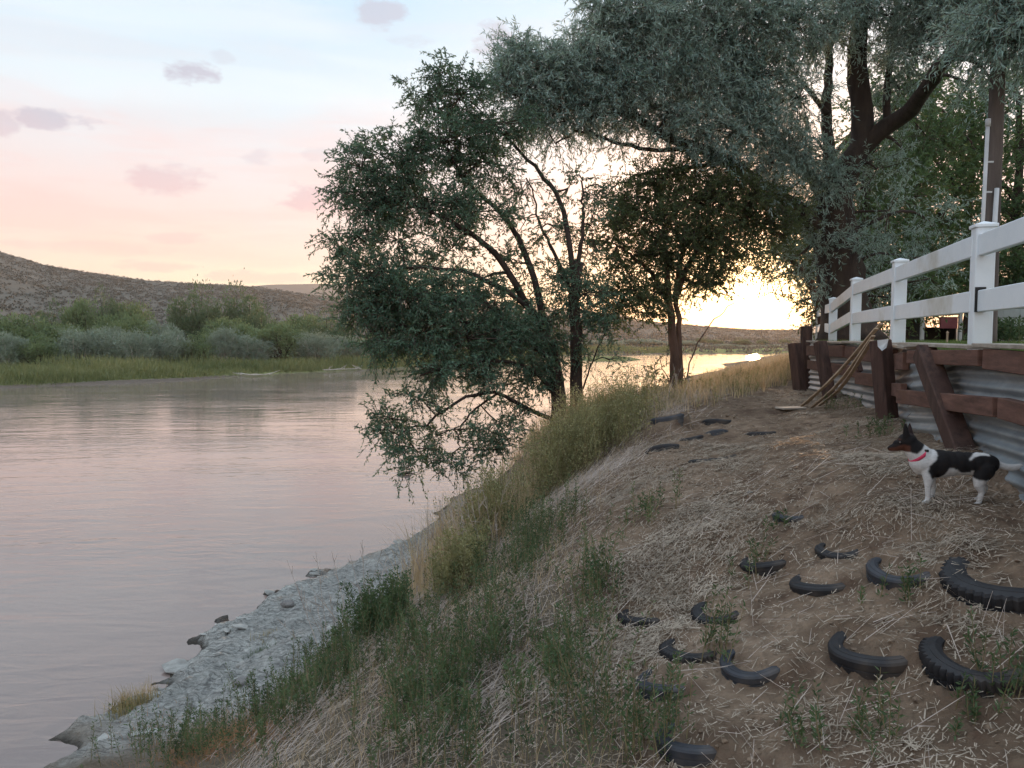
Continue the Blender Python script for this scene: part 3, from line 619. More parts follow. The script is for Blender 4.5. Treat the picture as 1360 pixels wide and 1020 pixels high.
# ---------------- big silver willow
def willow():
    Y = 14.0
    T = Tree('willow_tree', P(1122, 452, Y), 'huge silvery willow with thick dark forked trunk behind the white fence')
    T.limbs([(1128, 455, Y), (1122, 400, Y), (1112, 340, Y), (1108, 290, Y), (1108, 245, Y)], .42, .33, trunk=True, seg=16, n=16)
    T.limbs([(1112, 262, Y), (1128, 220, Y), (1145, 185, Y), (1142, 120, Y), (1137, 60, Y), (1145, 0, Y), (1150, -70, Y)], .24, .11, seg=12)
    T.limbs([(1100, 262, Y), (1102, 210, Y), (1098, 150, Y+.1), (1100, 90, Y+.2), (1108, 20, Y+.3)], .13, .05)
    T.limbs([(1140, 200, Y), (1175, 170, Y-.2), (1205, 150, Y-.6), (1235, 110, Y-1.6), (1262, 72, Y-2.8), (1310, 52, Y-4.2), (1380, 40, Y-5.2)], .17, .06, seg=12)
    T.limbs([(1178, 168, Y-.2), (1178, 120, Y), (1185, 60, Y+.1), (1190, 0, Y+.2), (1196, -40, Y+.2)], .07, .03)
    T.limbs([(1186, 60, Y), (1205, 35, Y), (1222, 20, Y)], .03, .015)
    T.limbs([(1240, 100, Y-1.5), (1275, 40, Y-1.5), (1300, -10, Y-1.5)], .06, .03)
    T.limbs([(1100, 330, Y), (1075, 290, Y-.3), (1040, 265, Y-.6), (1000, 240, Y-.8), (965, 215, Y-1), (925, 195, Y-1.2), (880, 180, Y-1.4), (845, 152, Y-1.6), (810, 150, Y-1.8), (780, 158, Y-1.9)], .16, .025, n=26)
    T.limbs([(1090, 255, Y), (1070, 225, Y), (1045, 200, Y-.2), (1020, 160, Y-.4), (1000, 110, Y-.6), (960, 60, Y-.8)], .11, .03)
    T.limbs([(1098, 150, Y), (1070, 115, Y-.1), (1050, 95, Y-.2)], .05, .03)
    T.limbs([(925, 195, Y-1.2), (870, 200, Y-1.4), (820, 190, Y-1.6), (775, 175, Y-1.8), (740, 190, Y-1.9)], .04, .012)
    T.limbs([(965, 215, Y-1), (900, 225, Y-1.2), (850, 232, Y-1.4), (810, 250, Y-1.5)], .04, .012)
    T.limbs([(845, 152, Y-1.6), (800, 100, Y-1.7), (740, 90, Y-1.8), (690, 110, Y-1.9)], .045, .012)
    T.limbs([(1020, 160, Y-.4), (950, 130, Y-.9), (880, 90, Y-1.4), (820, 40, Y-1.7)], .06, .015)
    T.limbs([(1142, 30, Y), (1080, -40, Y-.4), (980, -60, Y-.8)], .08, .03)
    lf = dict(leaf=(.088, .0165), L=.42, nl=18, droop=.32, sub=8, up=.1)
    rows = [
        (670, 95, 26, 28, -1.9, 75), (700, 75, 30, 26, -1.9, 90), (690, 130, 36, 34, -1.9, 150), (735, 110, 36, 40, -1.8, 190), (770, 90, 36, 40, -1.8, 190), (725, 165, 34, 22, -1.9, 90), (765, 145, 34, 24, -1.8, 120),
        (800, 50, 36, 40, -1.7, 190), (810, 110, 40, 38, -1.7, 220), (850, 30, 40, 40, -1.6, 220), (855, 90, 42, 40, -1.6, 230), (790, 0, 30, 24, -1.7, 60), (840, 150, 38, 26, -1.6, 120), (900, 20, 46, 44, -1.4, 260), (905, 90, 46, 44, -1.4, 260), (890, 150, 40, 30, -1.4, 150),
        (950, 40, 46, 50, -1.2, 260), (960, 110, 46, 46, -1.1, 260), (940, 170, 40, 28, -1.2, 150), (1000, 30, 46, 50, -1.1, 260), (1010, 100, 44, 46, -1, 250), (1000, 165, 40, 34, -.9, 180), (960, 215, 34, 22, -1, 90), (905, 205, 34, 18, -1.2, 60), (850, 190, 32, 14, -1.4, 35),
        (1055, 30, 44, 44, -.8, 220), (1060, 130, 36, 36, -.7, 120), (1045, 195, 36, 34, -.5, 130), (1015, 215, 34, 28, -.7, 110), (1090, 50, 34, 40, -.6, 100), (1130, 10, 44, 34, -.6, 160), (1080, 210, 22, 40, -.5, 80), (1095, 235, 26, 16, -.5, 70),
        (1180, 20, 44, 34, -.4, 140), (1165, 90, 24, 40, .6, 60), (1215, 60, 40, 40, -.8, 130), (1240, 20, 44, 34, -1.2, 160), (1290, 5, 44, 26, -2, 120), (1340, 15, 44, 28, -5.1, 120), (1318, 38, 30, 18, -5.0, 60), (1350, 56, 26, 16, -5.2, 60), (1285, 110, 30, 16, -1.8, 25), (1330, 125, 30, 18, -2.8, 25),
        (1390, 50, 40, 40, -5.2, 80), (1400, 0, 40, 40, -5.2, 100), (1330, -20, 40, 30, -5.0, 120), (1200, 200, 34, 40, -.3, 120), (1165, 225, 28, 34, -.2, 100), (1195, 120, 30, 34, .2, 70),
        (1060, 290, 44, 26, -.6, 120), (1010, 270, 36, 22, -.8, 80), (1100, 330, 34, 30, -.6, 120), (1060, 340, 40, 26, -.5, 120), (1140, 310, 34, 30, -.5, 140), (1180, 280, 40, 40, -.3, 190), (1150, 360, 40, 30, -.4, 150), (1200, 340, 44, 36, -.3, 170), (1100, 375, 30, 20, -.3, 60), (1245, 300, 40, 50, .2, 180), (1180, 395, 40, 20, -.2, 80), (1235, 370, 40, 30, 0, 120),
        (1120, -60, 120, 50, -.2, 500), (950, -60, 120, 50, -1, 500), (1280, -50, 100, 40, -1.6, 350), (840, -30, 60, 24, -1.5, 120)]
    for a in rows:
        hid = 1040 < a[0] < 1155 and 270 < a[1] < 385
        T.clump(a[0], a[1], a[2], a[3]*.92, Y+((1.3 if a[0] % 20 else -.3) if hid else a[4]), int(a[5]*(.35 if a[0] > 1140 and a[1] > 180 else .45 if a[0] > 1030 and a[1] > 250 else .6 if a[0] < 960 and a[1] > 180 else 1.7)), rd=.7, **lf)
    T.finish(M['leaf_silver'], M['bark'])
willow()

# ---------------- slim tree at the head of the slope
def tree2():
    Y = 12.6
    T = Tree('slim_tree', P(895, 535, Y), 'slender reddish-trunked tree with low dark crown at the top of the bank')
    T.limbs([(893, 545, Y), (896, 490, Y), (893, 440, Y), (888, 400, Y)], .085, .06, trunk=True, n=12)
    T.limbs([(904, 540, Y), (903, 480, Y), (902, 430, Y), (898, 395, Y)], .045, .04, trunk=True, n=12)
    T.limbs([(888, 402, Y), (870, 370, Y), (840, 340, Y-.2), (810, 320, Y-.3)], .05, .012)
    T.limbs([(888, 402, Y), (885, 350, Y), (880, 300, Y), (870, 250, Y)], .06, .015)
    T.limbs([(897, 396, Y), (915, 350, Y), (945, 310, Y), (985, 280, Y)], .055, .012)
    T.limbs([(897, 396, Y), (905, 340, Y), (925, 280, Y+.1), (930, 240, Y+.1)], .05, .012)
    T.limbs([(890, 410, Y), (860, 395, Y-.2), (830, 400, Y-.3), (800, 412, Y-.3)], .03, .01)
    T.limbs([(905, 540, Y-.1), (912, 500, Y-.1), (925, 460, Y-.1), (955, 420, Y-.1), (975, 400, Y)], .016, .005)
    T.limbs([(900, 545, Y-.1), (892, 520, Y-.2), (882, 490, Y-.2), (874, 470, Y-.2)], .014, .004)
    lf = dict(leaf=(.048, .022), L=.28, nl=16, droop=.12, sub=8)
    for a in [(830, 270, 36, 26, -.2, 110), (870, 250, 40, 24, 0, 140), (820, 310, 34, 28, -.3, 110), (865, 300, 46, 36, -.2, 240), (915, 275, 46, 36, 0, 240), (960, 275, 44, 34, 0, 220), (1005, 270, 40, 36, .2, 200), (1040, 285, 32, 28, .3, 130),
              (910, 325, 46, 34, -.1, 240), (960, 325, 46, 30, 0, 220), (1005, 305, 34, 22, .2, 120), (850, 345, 40, 24, -.2, 120), (815, 350, 30, 26, -.3, 70), (890, 365, 40, 20, 0, 110), (940, 365, 34, 18, 0, 100), (955, 385, 26, 18, 0, 70), (925, 385, 24, 14, .1, 40),
              (840, 392, 40, 24, -.2, 110), (795, 390, 26, 26, -.3, 50), (815, 425, 30, 12, -.3, 45), (780, 330, 24, 30, -.3, 50), (1035, 320, 24, 18, .3, 60), (980, 350, 30, 14, .1, 60), (870, 395, 30, 14, -.1, 60), (830, 415, 34, 12, -.3, 60), (860, 425, 34, 14, -.2, 50), (900, 240, 40, 20, .2, 90), (960, 245, 34, 18, .3, 80),
              (870, 495, 14, 16, -.2, 9), (915, 505, 16, 14, -.1, 10), (880, 515, 20, 12, -.2, 12)]:
        T.clump(a[0], a[1]-(8 if a[1] < 450 else 0), a[2]*1.0, a[3]*.8, Y+a[4], int(a[5]*1.6), rd=.5, **lf)
    T.finish(M['leaf_mid'], M['bark_red'])
tree2()
def tree3():
    Y = 17.0
    T = Tree('arching_tree', P(1092, 450, Y), 'small backlit tree arching toward the sunset at the far fence end')
    T.limbs([(1094, 452, Y), (1090, 420, Y), (1082, 390, Y), (1070, 365, Y), (1050, 345, Y), (1025, 335, Y)], .12, .03, trunk=True, n=14)
    T.limbs([(1082, 390, Y), (1078, 360, Y), (1085, 330, Y)], .05, .02)
    T.limbs([(1070, 365, Y), (1045, 362, Y), (1020, 375, Y)], .03, .01)
    lf = dict(leaf=(.06, .032), L=.25, nl=13, droop=.2, sub=5)
    for a in [(1020, 335, 28, 12, 0, 60), (1050, 328, 32, 14, 0, 100), (1085, 345, 30, 24, 0, 150), (1035, 362, 22, 8, 0, 22), (1018, 368, 12, 6, 0, 8), (1062, 372, 14, 8, 0, 18), (1085, 385, 22, 18, .2, 80), (1076, 415, 9, 12, 0, 22), (1080, 432, 9, 8, 0, 20), (1110, 370, 26, 30, .5, 120), (1005, 355, 18, 14, .2, 35), (1060, 400, 12, 10, 0, 14), (1040, 395, 12, 8, 0, 8)]:
        T.clump(a[0], a[1], a[2], a[3], Y+a[4], a[5], rd=.5, **lf)
    T.finish(M['leaf_mid'], M['bark_red'])
tree3()
def back_tree(px, Y, r, clumps, label, mat='leaf_dark', leaf=(.13, .05), top=120):
    T = Tree('background_tree', P(px, 452, Y), label, group='trees beyond the white fence')
    T.limbs([(px, 453, Y), (px+4, 380, Y), (px-3, 300, Y), (px+3, 200, Y), (px, top, Y)], r, r*.3, trunk=True, n=14)
    for q in range(3): T.limbs([(px, 330-q*60, Y), (px+(-1)**q*40, 280-q*60, Y), (px+(-1)**q*70, 240-q*60, Y)], r*.4, r*.1)
    for a in clumps: T.clump(a[0], a[1], a[2], a[3], Y+RNG.uniform(-.8, .8), int(a[4]*1.35), rd=1.3, leaf=leaf, L=.7, nl=14, droop=.2, sub=6)
    T.finish(M[mat], M['bark'])
back_tree(1212, 21, .22, [(1180, 150, 50, 50, 150), (1230, 140, 50, 50, 170), (1200, 210, 54, 46, 190), (1150, 250, 40, 50, 120), (1240, 215, 46, 46, 170), (1190, 290, 54, 46, 180), (1245, 285, 46, 46, 160), (1170, 350, 50, 36, 140), (1220, 355, 50, 40, 150), (1160, 400, 40, 20, 60), (1220, 400, 40, 16, 60)], 'dark green tree close behind the willow trunk')
back_tree(1150, 18.5, .2, [(1060, 300, 40, 34, 110), (1100, 250, 40, 40, 110), (1160, 230, 40, 40, 120), (1080, 350, 36, 30, 100), (1140, 300, 40, 40, 130), (1200, 260, 40, 40, 120), (1180, 330, 44, 40, 140), (1130, 370, 40, 28, 120), (1190, 390, 44, 26, 110), (1240, 350, 40, 40, 110), (1230, 180, 40, 36, 90), (1120, 410, 30, 16, 50)], 'full dark green tree filling the space right of the willow trunk', leaf=(.10, .04))
back_tree(1288, 24, .2, [(1280, 140, 50, 40, 150), (1265, 200, 46, 46, 150), (1310, 190, 44, 46, 100), (1280, 260, 46, 46, 120), (1320, 250, 40, 40, 70), (1275, 330, 50, 40, 150), (1325, 330, 40, 40, 80), (1290, 380, 50, 30, 120), (1250, 385, 40, 20, 60)], 'tree standing behind the utility pole', leaf=(.15, .06))
back_tree(1352, 20, .18, [(1345, 130, 36, 40, 70), (1380, 150, 50, 60, 150), (1350, 195, 36, 36, 60), (1350, 290, 40, 40, 90), (1345, 350, 40, 36, 150), (1390, 300, 60, 70, 200), (1350, 390, 50, 26, 150), (1400, 390, 50, 40, 120)], 'brighter green tree at the right edge beyond the rails', leaf=(.12, .05))
back_tree(1105, 30, .25, [(1110, 300, 30, 40, 80), (1080, 320, 30, 34, 70), (1130, 380, 40, 34, 110), (1100, 340, 34, 34, 90), (1120, 420, 34, 18, 60)], 'distant tree seen behind the willow trunk', leaf=(.2, .08), top=280)

# ------------------------------------------------------------------ far bank shrubs
def shrub_mesh(seed, n=2600, leaf=(.20, .09), nsub=26):
    g = np.random.default_rng(seed)
    c = unit(g.normal(size=(nsub, 3)))*(g.uniform(.2, 1, (nsub, 1))**.5)*np.array((.36, .36, .36)); c[:, 2] = np.abs(c[:, 2])*1.15+.36*g.uniform(.3, 1, nsub)
    i = g.integers(0, nsub, n); out = unit(g.normal(size=(n, 3))); rs_ = g.uniform(.06, .19, nsub); p = c[i]+out*rs_[i][:, None]*g.uniform(.3, 1, (n, 1))**.5*(1+.5*g.normal(size=(n, 1))**2*.3)
    p[:, 2] = np.maximum(p[:, 2], .03)
    return c, p, unit(out+np.array((0, 0, .6)))
def far_shrubs():
    kinds = {}
    for k, (mt, lf) in enumerate((('shrub_silver', (.046, .012)), ('shrub_green', (.036, .016)), ('shrub_dark', (.036, .016)), ('shrub_silver', (.042, .012)), ('shrub_green', (.032, .016)))):
        c, p, d = shrub_mesh(40+k, 9500, nsub=46); V, Fq = leaf_quads(p, d, lf[0]*RNG.uniform(.7, 1.3, len(p)), lf[1]*RNG.uniform(.7, 1.3, len(p)))
        A = np.zeros((len(c), 3)); A[:, :2] = RNG.normal(size=(len(c), 2))*.06; Vs, Fs = twig_prisms(A, c, .012, .005)
        kinds[k] = (mt, V, Fq, Vs, Fs)
    L = [ # px, top y, width px, dist, kind, label, tree?
        (20, 412, 90, 74, 1, 'yellow-green bush at the left edge below the hill'), (75, 425, 80, 78, 1, 'low green bush second from the left edge'),
        (109, 391, 60, 86, 1, 'open-crowned tree with a pale bare trunk on the far bank'), (143, 393, 40, 88, 2, 'narrow round tree just right of the pale-trunked tree'),
        (172, 396, 70, 90, 1, 'tall spreading tree right of the narrow round one'), (165, 412, 80, 76, 1, 'light green bush in front of the tall spreading tree'),
        (68, 410, 46, 84, 2, 'dark bush left of the pale-trunked tree'), (215, 425, 60, 80, 0, 'grey-green bush between the tree group and the big dark tree'),
        (262, 388, 80, 92, 2, 'biggest dark round tree on the far bank'), (318, 389, 84, 95, 2, 'olive round tree right of the biggest dark tree'),
        (305, 418, 84, 80, 1, 'bright round bush below the two big dark trees'), (368, 425, 90, 78, 1, 'large rounded green bush reaching down to the river grass'),
        (405, 413, 80, 88, 1, 'green bush at the back right near the leaning tree'), (440, 420, 70, 86, 2, 'dark bush half hidden by the leaning tree'), (345, 412, 60, 92, 2, 'dark bush wedged behind the large rounded bush'),
        (10, 440, 70, 66, 0, 'silvery willow bush at the left edge by the grass'), (55, 445, 70, 67, 4, 'low leafy bush on the grass, left end'), (98, 438, 70, 68, 3, 'pale silvery bush with grey bare stems, left part'), (135, 433, 80, 70, 0, 'tall silvery bush under the tree group'),
        (180, 440, 70, 69, 3, 'grey silvery bush with twiggy base right of the tall silvery one'), (222, 438, 70, 71, 0, 'silvery bush at the middle of the far bank'), (262, 443, 60, 72, 4, 'green-grey bush low beneath the biggest dark tree'), (297, 436, 56, 73, 3, 'pale sage-coloured bush left of the large rounded bush'),
        (337, 445, 60, 75, 0, 'silver bush tucked beside the rounded bush'), (420, 442, 70, 78, 3, 'silvery bush right of the large rounded bush'), (462, 445, 70, 82, 0, 'silvery bush by the leaning tree foliage'), (500, 445, 80, 88, 4, 'bush behind the leaning tree, near its left edge'), (560, 440, 90, 100, 0, 'grey bush behind the middle of the leaning tree'),
        (-60, 420, 100, 70, 1, 'bush just outside the left edge'), (640, 440, 80, 120, 2, 'distant dark bush behind the leaning trunks'), (700, 440, 80, 150, 0, 'distant grey bush left of the trunks')]
    for (px, top, w, Y, k, lb) in L:
        mt, V, Fq, Vs, Fs = kinds[k]; a = pxa(px); x = (px-680)/F*Y; zb = float(far_z(np.array([x]), np.array([float(Y)]))[0])-.1
        zt = P(px, top, Y)[2]; H = zt-zb; W = w/F*Y
        tree = 'tree' in lb.split(' on ')[0] and ('tree with' in lb or 'round tree' in lb or 'spreading tree right' in lb or 'narrow round tree' in lb)
        nm = 'riverside_tree' if tree else 'riverside_bush'
        o = empty(nm, (x, Y, zb), lb, 'tree' if tree else 'bush', 'shrubs and trees along the far bank'); o.rotation_euler.z = RNG.uniform(0, 6.28)
        if 'fol%d' % k not in kinds:
            a1 = mk('foliage', V, Fq, M[mt]); a2 = mk('stems', Vs, Fs, M['drift'] if k in (0, 3) else M['bark']); kinds['fol%d' % k] = (a1, a2)
            c1, c2 = a1, a2
        else:
            a1, a2 = kinds['fol%d' % k]; c1 = a1.copy(); c2 = a2.copy(); C.objects.link(c1); C.objects.link(c2)
        c1.parent = o; c2.parent = o; o.scale = (W*1.08, W*1.08, H/.75)
    # hazy cottonwoods on the far side beneath the sunset
    for (px, top, w, Y, lb) in ((722, 440, 26, 237, 'faint distant tree left of the slim tree'), (933, 446, 26, 216, 'hazy distant tree just right of the slim trunk'), (950, 449, 30, 208, 'hazy distant low tree, second right of the slim trunk'), (985, 447, 30, 201, 'broad hazy tree under the setting sun'), (1012, 449, 22, 208, 'round hazy tree right of the broad one'), (1042, 448, 20, 216, 'hazy tree nearest the fence end'), (965, 455, 60, 190, 'low grey thicket on the far shore under the sun'), (1020, 456, 60, 185, 'low thicket on the far shore near the fence end'), (850, 447, 70, 200, 'grey thicket behind the slim tree'), (800, 448, 60, 190, 'grey thicket between the two near trees'), (905, 450, 60, 200, 'green thicket right at the slim trunk')):
        a1, a2 = kinds['fol2' if w < 40 else 'fol0']; x = (px-680)/F*Y; zb = float(far_z(np.array([x]), np.array([float(Y)]))[0])-.2
        o = empty('distant_tree', (x, Y, zb), lb, 'tree', 'distant trees under the sunset'); o.rotation_euler.z = RNG.uniform(0, 6.28)
        for q in (a1, a2):
            c = q.copy(); C.objects.link(c); c.parent = o
        W = w/F*Y; o.scale = (W, W, max(1.0, (P(px, top, Y)[2]-zb)/.95))
far_shrubs()
def blades(x, y, z, h, w, lean=.35, segs=3, up=None):
    n = len(x); a = RNG.uniform(0, 6.283, n); l = np.abs(RNG.normal(0, lean, n)); d = np.stack([np.cos(a)*l, np.sin(a)*l, np.ones(n)], 1)
    s = RNG.uniform(0, 6.283, n); S = np.stack([np.cos(s), np.sin(s), 0*s], 1)
    h = np.broadcast_to(h, (n,)); w = np.broadcast_to(w, (n,)); b = np.stack([x, y, z-.02], 1); V = []
    for k in range(segs+1):
        t = k/segs; c = b+np.stack([d[:, 0]*h*t*t, d[:, 1]*h*t*t, h*t*(1-.25*l*t)], 1); ww = (w*(1-t*.85)/2)[:, None]
        V += [c-S*ww, c+S*ww]
    V = np.stack(V, 1).reshape(-1, 3); m = 2*(segs+1); bb = (np.arange(n)*m)[:, None]
    Q = np.concatenate([bb+np.array([[2*k, 2*k+1, 2*k+3, 2*k+2]]) for k in range(segs)])
    return V, Q
def far_grass():
    n = 60000; a = RNG.uniform(pxa(-250), pxa(900), n); rs = np.interp(a, _shA, _shR); t = RNG.uniform(.05, 15, n); r = rs+t; x = r*np.sin(a); y = r*np.cos(a)
    z = far_z(x, y); h = RNG.uniform(.25, .95, n)*sst(0, 3.5, t+.9)*(1+.6*fbm(x*.16, y*.3, 3)); k = (z > .05)
    V, Q = blades(x[k], y[k], z[k], h[k], RNG.uniform(.05, .11, k.sum()), .4, 2)
    tag(mk('bank_grass', V, Q, M['grass_far']), 'yellow-green grass along the far water edge', 'grass', kind='stuff')
    # sagebrush dots over the hill
    n = 34000; a = RNG.uniform(pxa(-350), pxa(1100), n); r = np.sqrt(RNG.uniform(110**2, 430**2, n)); x = r*np.sin(a); y = r*np.cos(a); k = fbm(x*.05, y*.05, 3)*.6+RNG.uniform(-.9, .9, n) > -.3
    x = x[k]; y = y[k]; n = len(x); z = far_z(x, y); s = RNG.uniform(.22, .6, n)
    m = 11; off = unit(RNG.normal(size=(n, m, 3))); off[..., 2] = np.abs(off[..., 2])
    c = np.stack([x, y, z], 1)[:, None]+off*s[:, None, None]*np.array((1, 1, .75))*.7
    V, Q = leaf_quads(c.reshape(-1, 3)-.0, unit(off+RNG.normal(size=off.shape)*.4).reshape(-1, 3), np.repeat(s*.9, m), np.repeat(s*.7, m))
    tag(mk('sagebrush', V, Q, leafmat('sagebrush_leaf', (.085, .085, .07), (.15, .14, .12), .1, .05, fine=.4)), 'grey sagebrush dotted over the hillside', 'sagebrush', kind='stuff')
far_grass()
def driftwood():
    for nm, pts, r, lb in (('driftwood_log', [(285, 497), (305, 496), (330, 500), (352, 499)], .12, 'bleached driftwood log lying along the far water edge'), ('driftwood_log', [(430, 494), (455, 493), (478, 492)], .1, 'thin pale driftwood near the leaning tree on the far shore')):
        pp = []
        for px, py in pts:
            Y = CZ/((py-447)/F)-0.2; pp.append(((px-680)/F*Y, Y, .10+RNG.uniform(0, .12)))
        c = np.mean(pp, 0); r0 = empty(nm, c, lb, 'log'); mb = MB(); mb.tube(spline(pp, 14), np.linspace(r, r*.4, 14)*.6, 6, .25)
        mb.build('trunk', M['drift'], r0, True); mb2 = MB()
        for k in range(9):
            b = np.array(pp[k % len(pp)])+np.array((RNG.uniform(-.6, .6), 0, 0)); mb2.tube([b, b+np.array((RNG.uniform(-.9, .9), RNG.uniform(-.4, .4), RNG.uniform(.02, .4)))], [r*.3, .015], 5)
        mb2.build('branches', M['drift'], r0)
    p = [P(520, 631, 13.7), P(530, 629, 14), P(545, 630, 14.6), P(552, 633, 14.8)]
    for q in p: q[2] = .04+.08*RNG.uniform()
    Yb = CZ/((632-447)/F); bs = lambda px, h, dy=0: np.array(((px-680)/F*(Yb+dy), Yb+dy, h))
    r0 = empty('snag', bs(538, 0), 'dark snag sticking out of the water below the drooping branches', 'branch'); mb = MB()
    mb.tube([bs(526, .0), bs(536, .03), bs(547, .10)], [.03, .04, .015], 6); mb.tube([bs(536, .03), bs(550, .01, .2)], [.025, .01], 5); mb.tube([bs(530, .02), bs(544, .0, -.2)], [.02, .01], 5)
    mb.build('branches', M['bark'], r0)
driftwood()
def islet():
    Y = CZ/((478-447)/F); V = []; 
    a = np.linspace(0, 6.283, 40, endpoint=False); c = np.array(((805-680)/F*Y, Y, 0)); rings = []
    for k, (s, z) in enumerate(((1.0, -.2), (.9, .06), (.6, .35), (.2, .5))): rings.append(np.stack([c[0]+np.cos(a)*4.8*s*(1+.2*np.sin(3*a)), c[1]+np.sin(a)*3.2*s, np.full(40, z)+.05*np.sin(5*a)], 1))
    V = np.concatenate(rings+[[c+np.array((0, 0, .55))]]); Q = [[k*40+i, k*40+(i+1) % 40, (k+1)*40+(i+1) % 40, (k+1)*40+i] for k in range(3) for i in range(40)]
    T = [[120+i, 120+(i+1) % 40, 160] for i in range(40)]
    tag(mk('islet', V, [np.array(Q), np.array(T)], solid('islet_grass', (.10, .12, .04), (.2, .2, .08), .8, 1, .4), smooth=True), 'low grassy spit in the river', 'islet', kind='structure')
islet()

def haze():
    m, nt, out = newmat('evening_haze'); v = N(nt, 'ShaderNodeVolumePrincipled', i_Density=.00024, i_Anisotropy=.6); v.inputs['Color'].default_value = (.93, .88, .86, 1); nt.links.new(v.outputs[0], out.inputs['Volume'])
    mb = MB(); mb.box((0, 2350, 44), (9000, 5600, 98)); tag(mb.build('haze', m), 'thin evening haze over the valley', 'haze', kind='stuff')
haze()
# ------------------------------------------------------------------ tyres
def tyres():
    for (cx, cy_, zt, rr, w, kn, mt, lb, gx, gy) in tyre_specs:
        n = 96; prof = [(.645, -.36), (.66, -.44), (.76, -.50), (.86, -.485), (.865, -.47), (.95, -.43), (.985, -.36), (.985, -.16), (.965, -.15), (.965, -.11), (.99, -.10), (.99, .10), (.965, .11), (.965, .15), (.985, .16), (.985, .36), (.95, .43), (.865, .47), (.86, .485), (.76, .50), (.66, .44), (.645, .36), (.67, .34), (.82, .42), (.92, .3), (.93, 0), (.92, -.3), (.82, -.42), (.67, -.34)]
        m = len(prof); a = np.linspace(0, 2*np.pi, n, endpoint=False); V = np.zeros((n, m, 3))
        for j, (pr, pz) in enumerate(prof):
            r = np.full(n, pr*rr); z = np.full(n, pz*w)
            if kn and 5 <= j <= 16:
                on = (np.arange(n)+(1 if pz > 0 else 0)) % 2 == 0
                if abs(pz) > .05: r = r+np.where(on, .009 if kn == 1 else .013, -.003)
            V[:, j] = np.stack([np.cos(a)*r, np.sin(a)*r, z], 1)
        V = V*(1+0); V[..., 2] += .008*np.sin(a*2+cx*9)[:, None]
        # tilt slightly with the slope
        nrm = Vector((-gx, -gy, 1)).normalized(); Rm = np.array(Vector((0, 0, 1)).rotation_difference(nrm).to_matrix())
        V = V.reshape(-1, 3) @ Rm.T; V = V+np.array((cx, cy_, zt))-np.array(nrm)*w*.5
        i, j = np.meshgrid(np.arange(n), np.arange(m), indexing='ij'); i = i.ravel(); j = j.ravel(); i2 = (i+1) % n; j2 = (j+1) % m
        Q = np.stack([i*m+j, i2*m+j, i2*m+j2, i*m+j2], 1)
        tr = (j >= 5) & (j <= 15)
        o = empty('old_tyre', (cx, cy_, zt-w), lb, 'tyre', 'half buried tyres terracing the bank')
        for nm_, sel in (('sidewall', ~tr), ('tread', tr)):
            q_ = mk(nm_, V, Q[sel], M[mt], o, True); q_.data.set_sharp_from_angle(angle=R(28))
tyres()

# ------------------------------------------------------------------ litter, weeds, grass on the near bank
def scatter(n, x0, x1, y0, y1, fn):
    x = RNG.uniform(x0, x1, n); y = RNG.uniform(y0, y1, n); z = gz(x, y)
    px, py = proj(np.stack([x, y, z], 1)); p = fn(x, y, z, px, py); k = RNG.uniform(0, 1, n) < p
    k &= (px > -150) & (px < 1520) & (x > -60) & (z > .02)
    wl = np.interp(y, WALL[:, 1], WALL[:, 0]); k &= (x < wl-.03) | (y > 11.3)
    return x[k], y[k], z[k], px[k], py[k]
def in_tyre(x, y, m=1.0):
    r = np.zeros(len(x), bool)
    for cx, cy_, zt, rr, _a, _b, ux, uy in TYRES: d = np.hypot(x-cx, y-cy_); r |= (d < rr*1.08) & (d > rr*.6) & ((x-cx)*ux+(y-cy_)*uy > .12*rr)
    return r
def litter():
    def f(x, y, z, px, py):
        a = .14+1.5*np.clip(fbm(x*1.7, y*1.7, 3)+.02, 0, 1)**1.3; far = sst(7.5, 4.5, y)*.8+.2
        return a*far*np.where(in_tyre(x, y), .12, 1)*sst(.7, 1.1, z)
    x, y, z, px, py = scatter(620000, -1.2, 4.2, .9, 11, f); n = len(x)
    L = RNG.gamma(1.5, .014, n)+.008; a = RNG.uniform(0, 6.283, n); dz = gz(x+np.cos(a)*.03, y+np.sin(a)*.03, detail=False)-gz(x, y, detail=False)
    D = unit(np.stack([np.cos(a), np.sin(a), np.clip(dz/.03, -.6, .6)+RNG.normal(0, .12, n)], 1)); S = unit(np.cross(D, np.array((0, 0, 1.)))+RNG.normal(size=(n, 3))*.25); W = RNG.uniform(.002, .0055, n)
    b = np.stack([x, y, z+.006+RNG.uniform(0, .02, n)], 1); hl = (L/2)[:, None]*D; hw = (W/2)[:, None]*S
    V = np.stack([b-hl-hw, b+hl-hw*.6, b+hl+hw*.6, b-hl+hw], 1).reshape(-1, 3)
    tag(mk('straw_litter', V, np.arange(4*n).reshape(n, 4), M['straw']), 'pale straw and chips strewn over the dirt', 'straw', kind='stuff')
    # longer tangled dead stems
    def g(x, y, z, px, py): return veg_zone(px-40, py)*sst(.5, .9, z)*(.1+.9*np.clip(fbm(x*1.4+5, y*1.4, 3)+.25, 0, 1))+.05*sst(6, 4, y)*(px > 800)
    x, y, z, px, py = scatter(42000, -2.2, 3.2, 1.0, 10, g); k = ~in_tyre(x, y); x, y, z = x[k], y[k], z[k]; n = len(x)
    a = RNG.normal(.6, 1.3, n); L = RNG.uniform(.05, .24, n); el = np.abs(RNG.normal(0, .28, n)); A = np.stack([x, y, z+RNG.uniform(0, .05, n)], 1)
    zs = gz(x+np.cos(a)*L, y+np.sin(a)*L, False, False)-gz(x, y, False, False)
    B = A+np.stack([np.cos(a)*L, np.sin(a)*L, zs+np.sin(el)*L], 1)
    V, Q = twig_prisms(A, B, RNG.uniform(.0010, .0024, n), .0008)
    tag(mk('dead_stems', V, Q, M['deadstem']), 'tangle of dead grey stems on the slope', 'dead stems', kind='stuff')
litter()
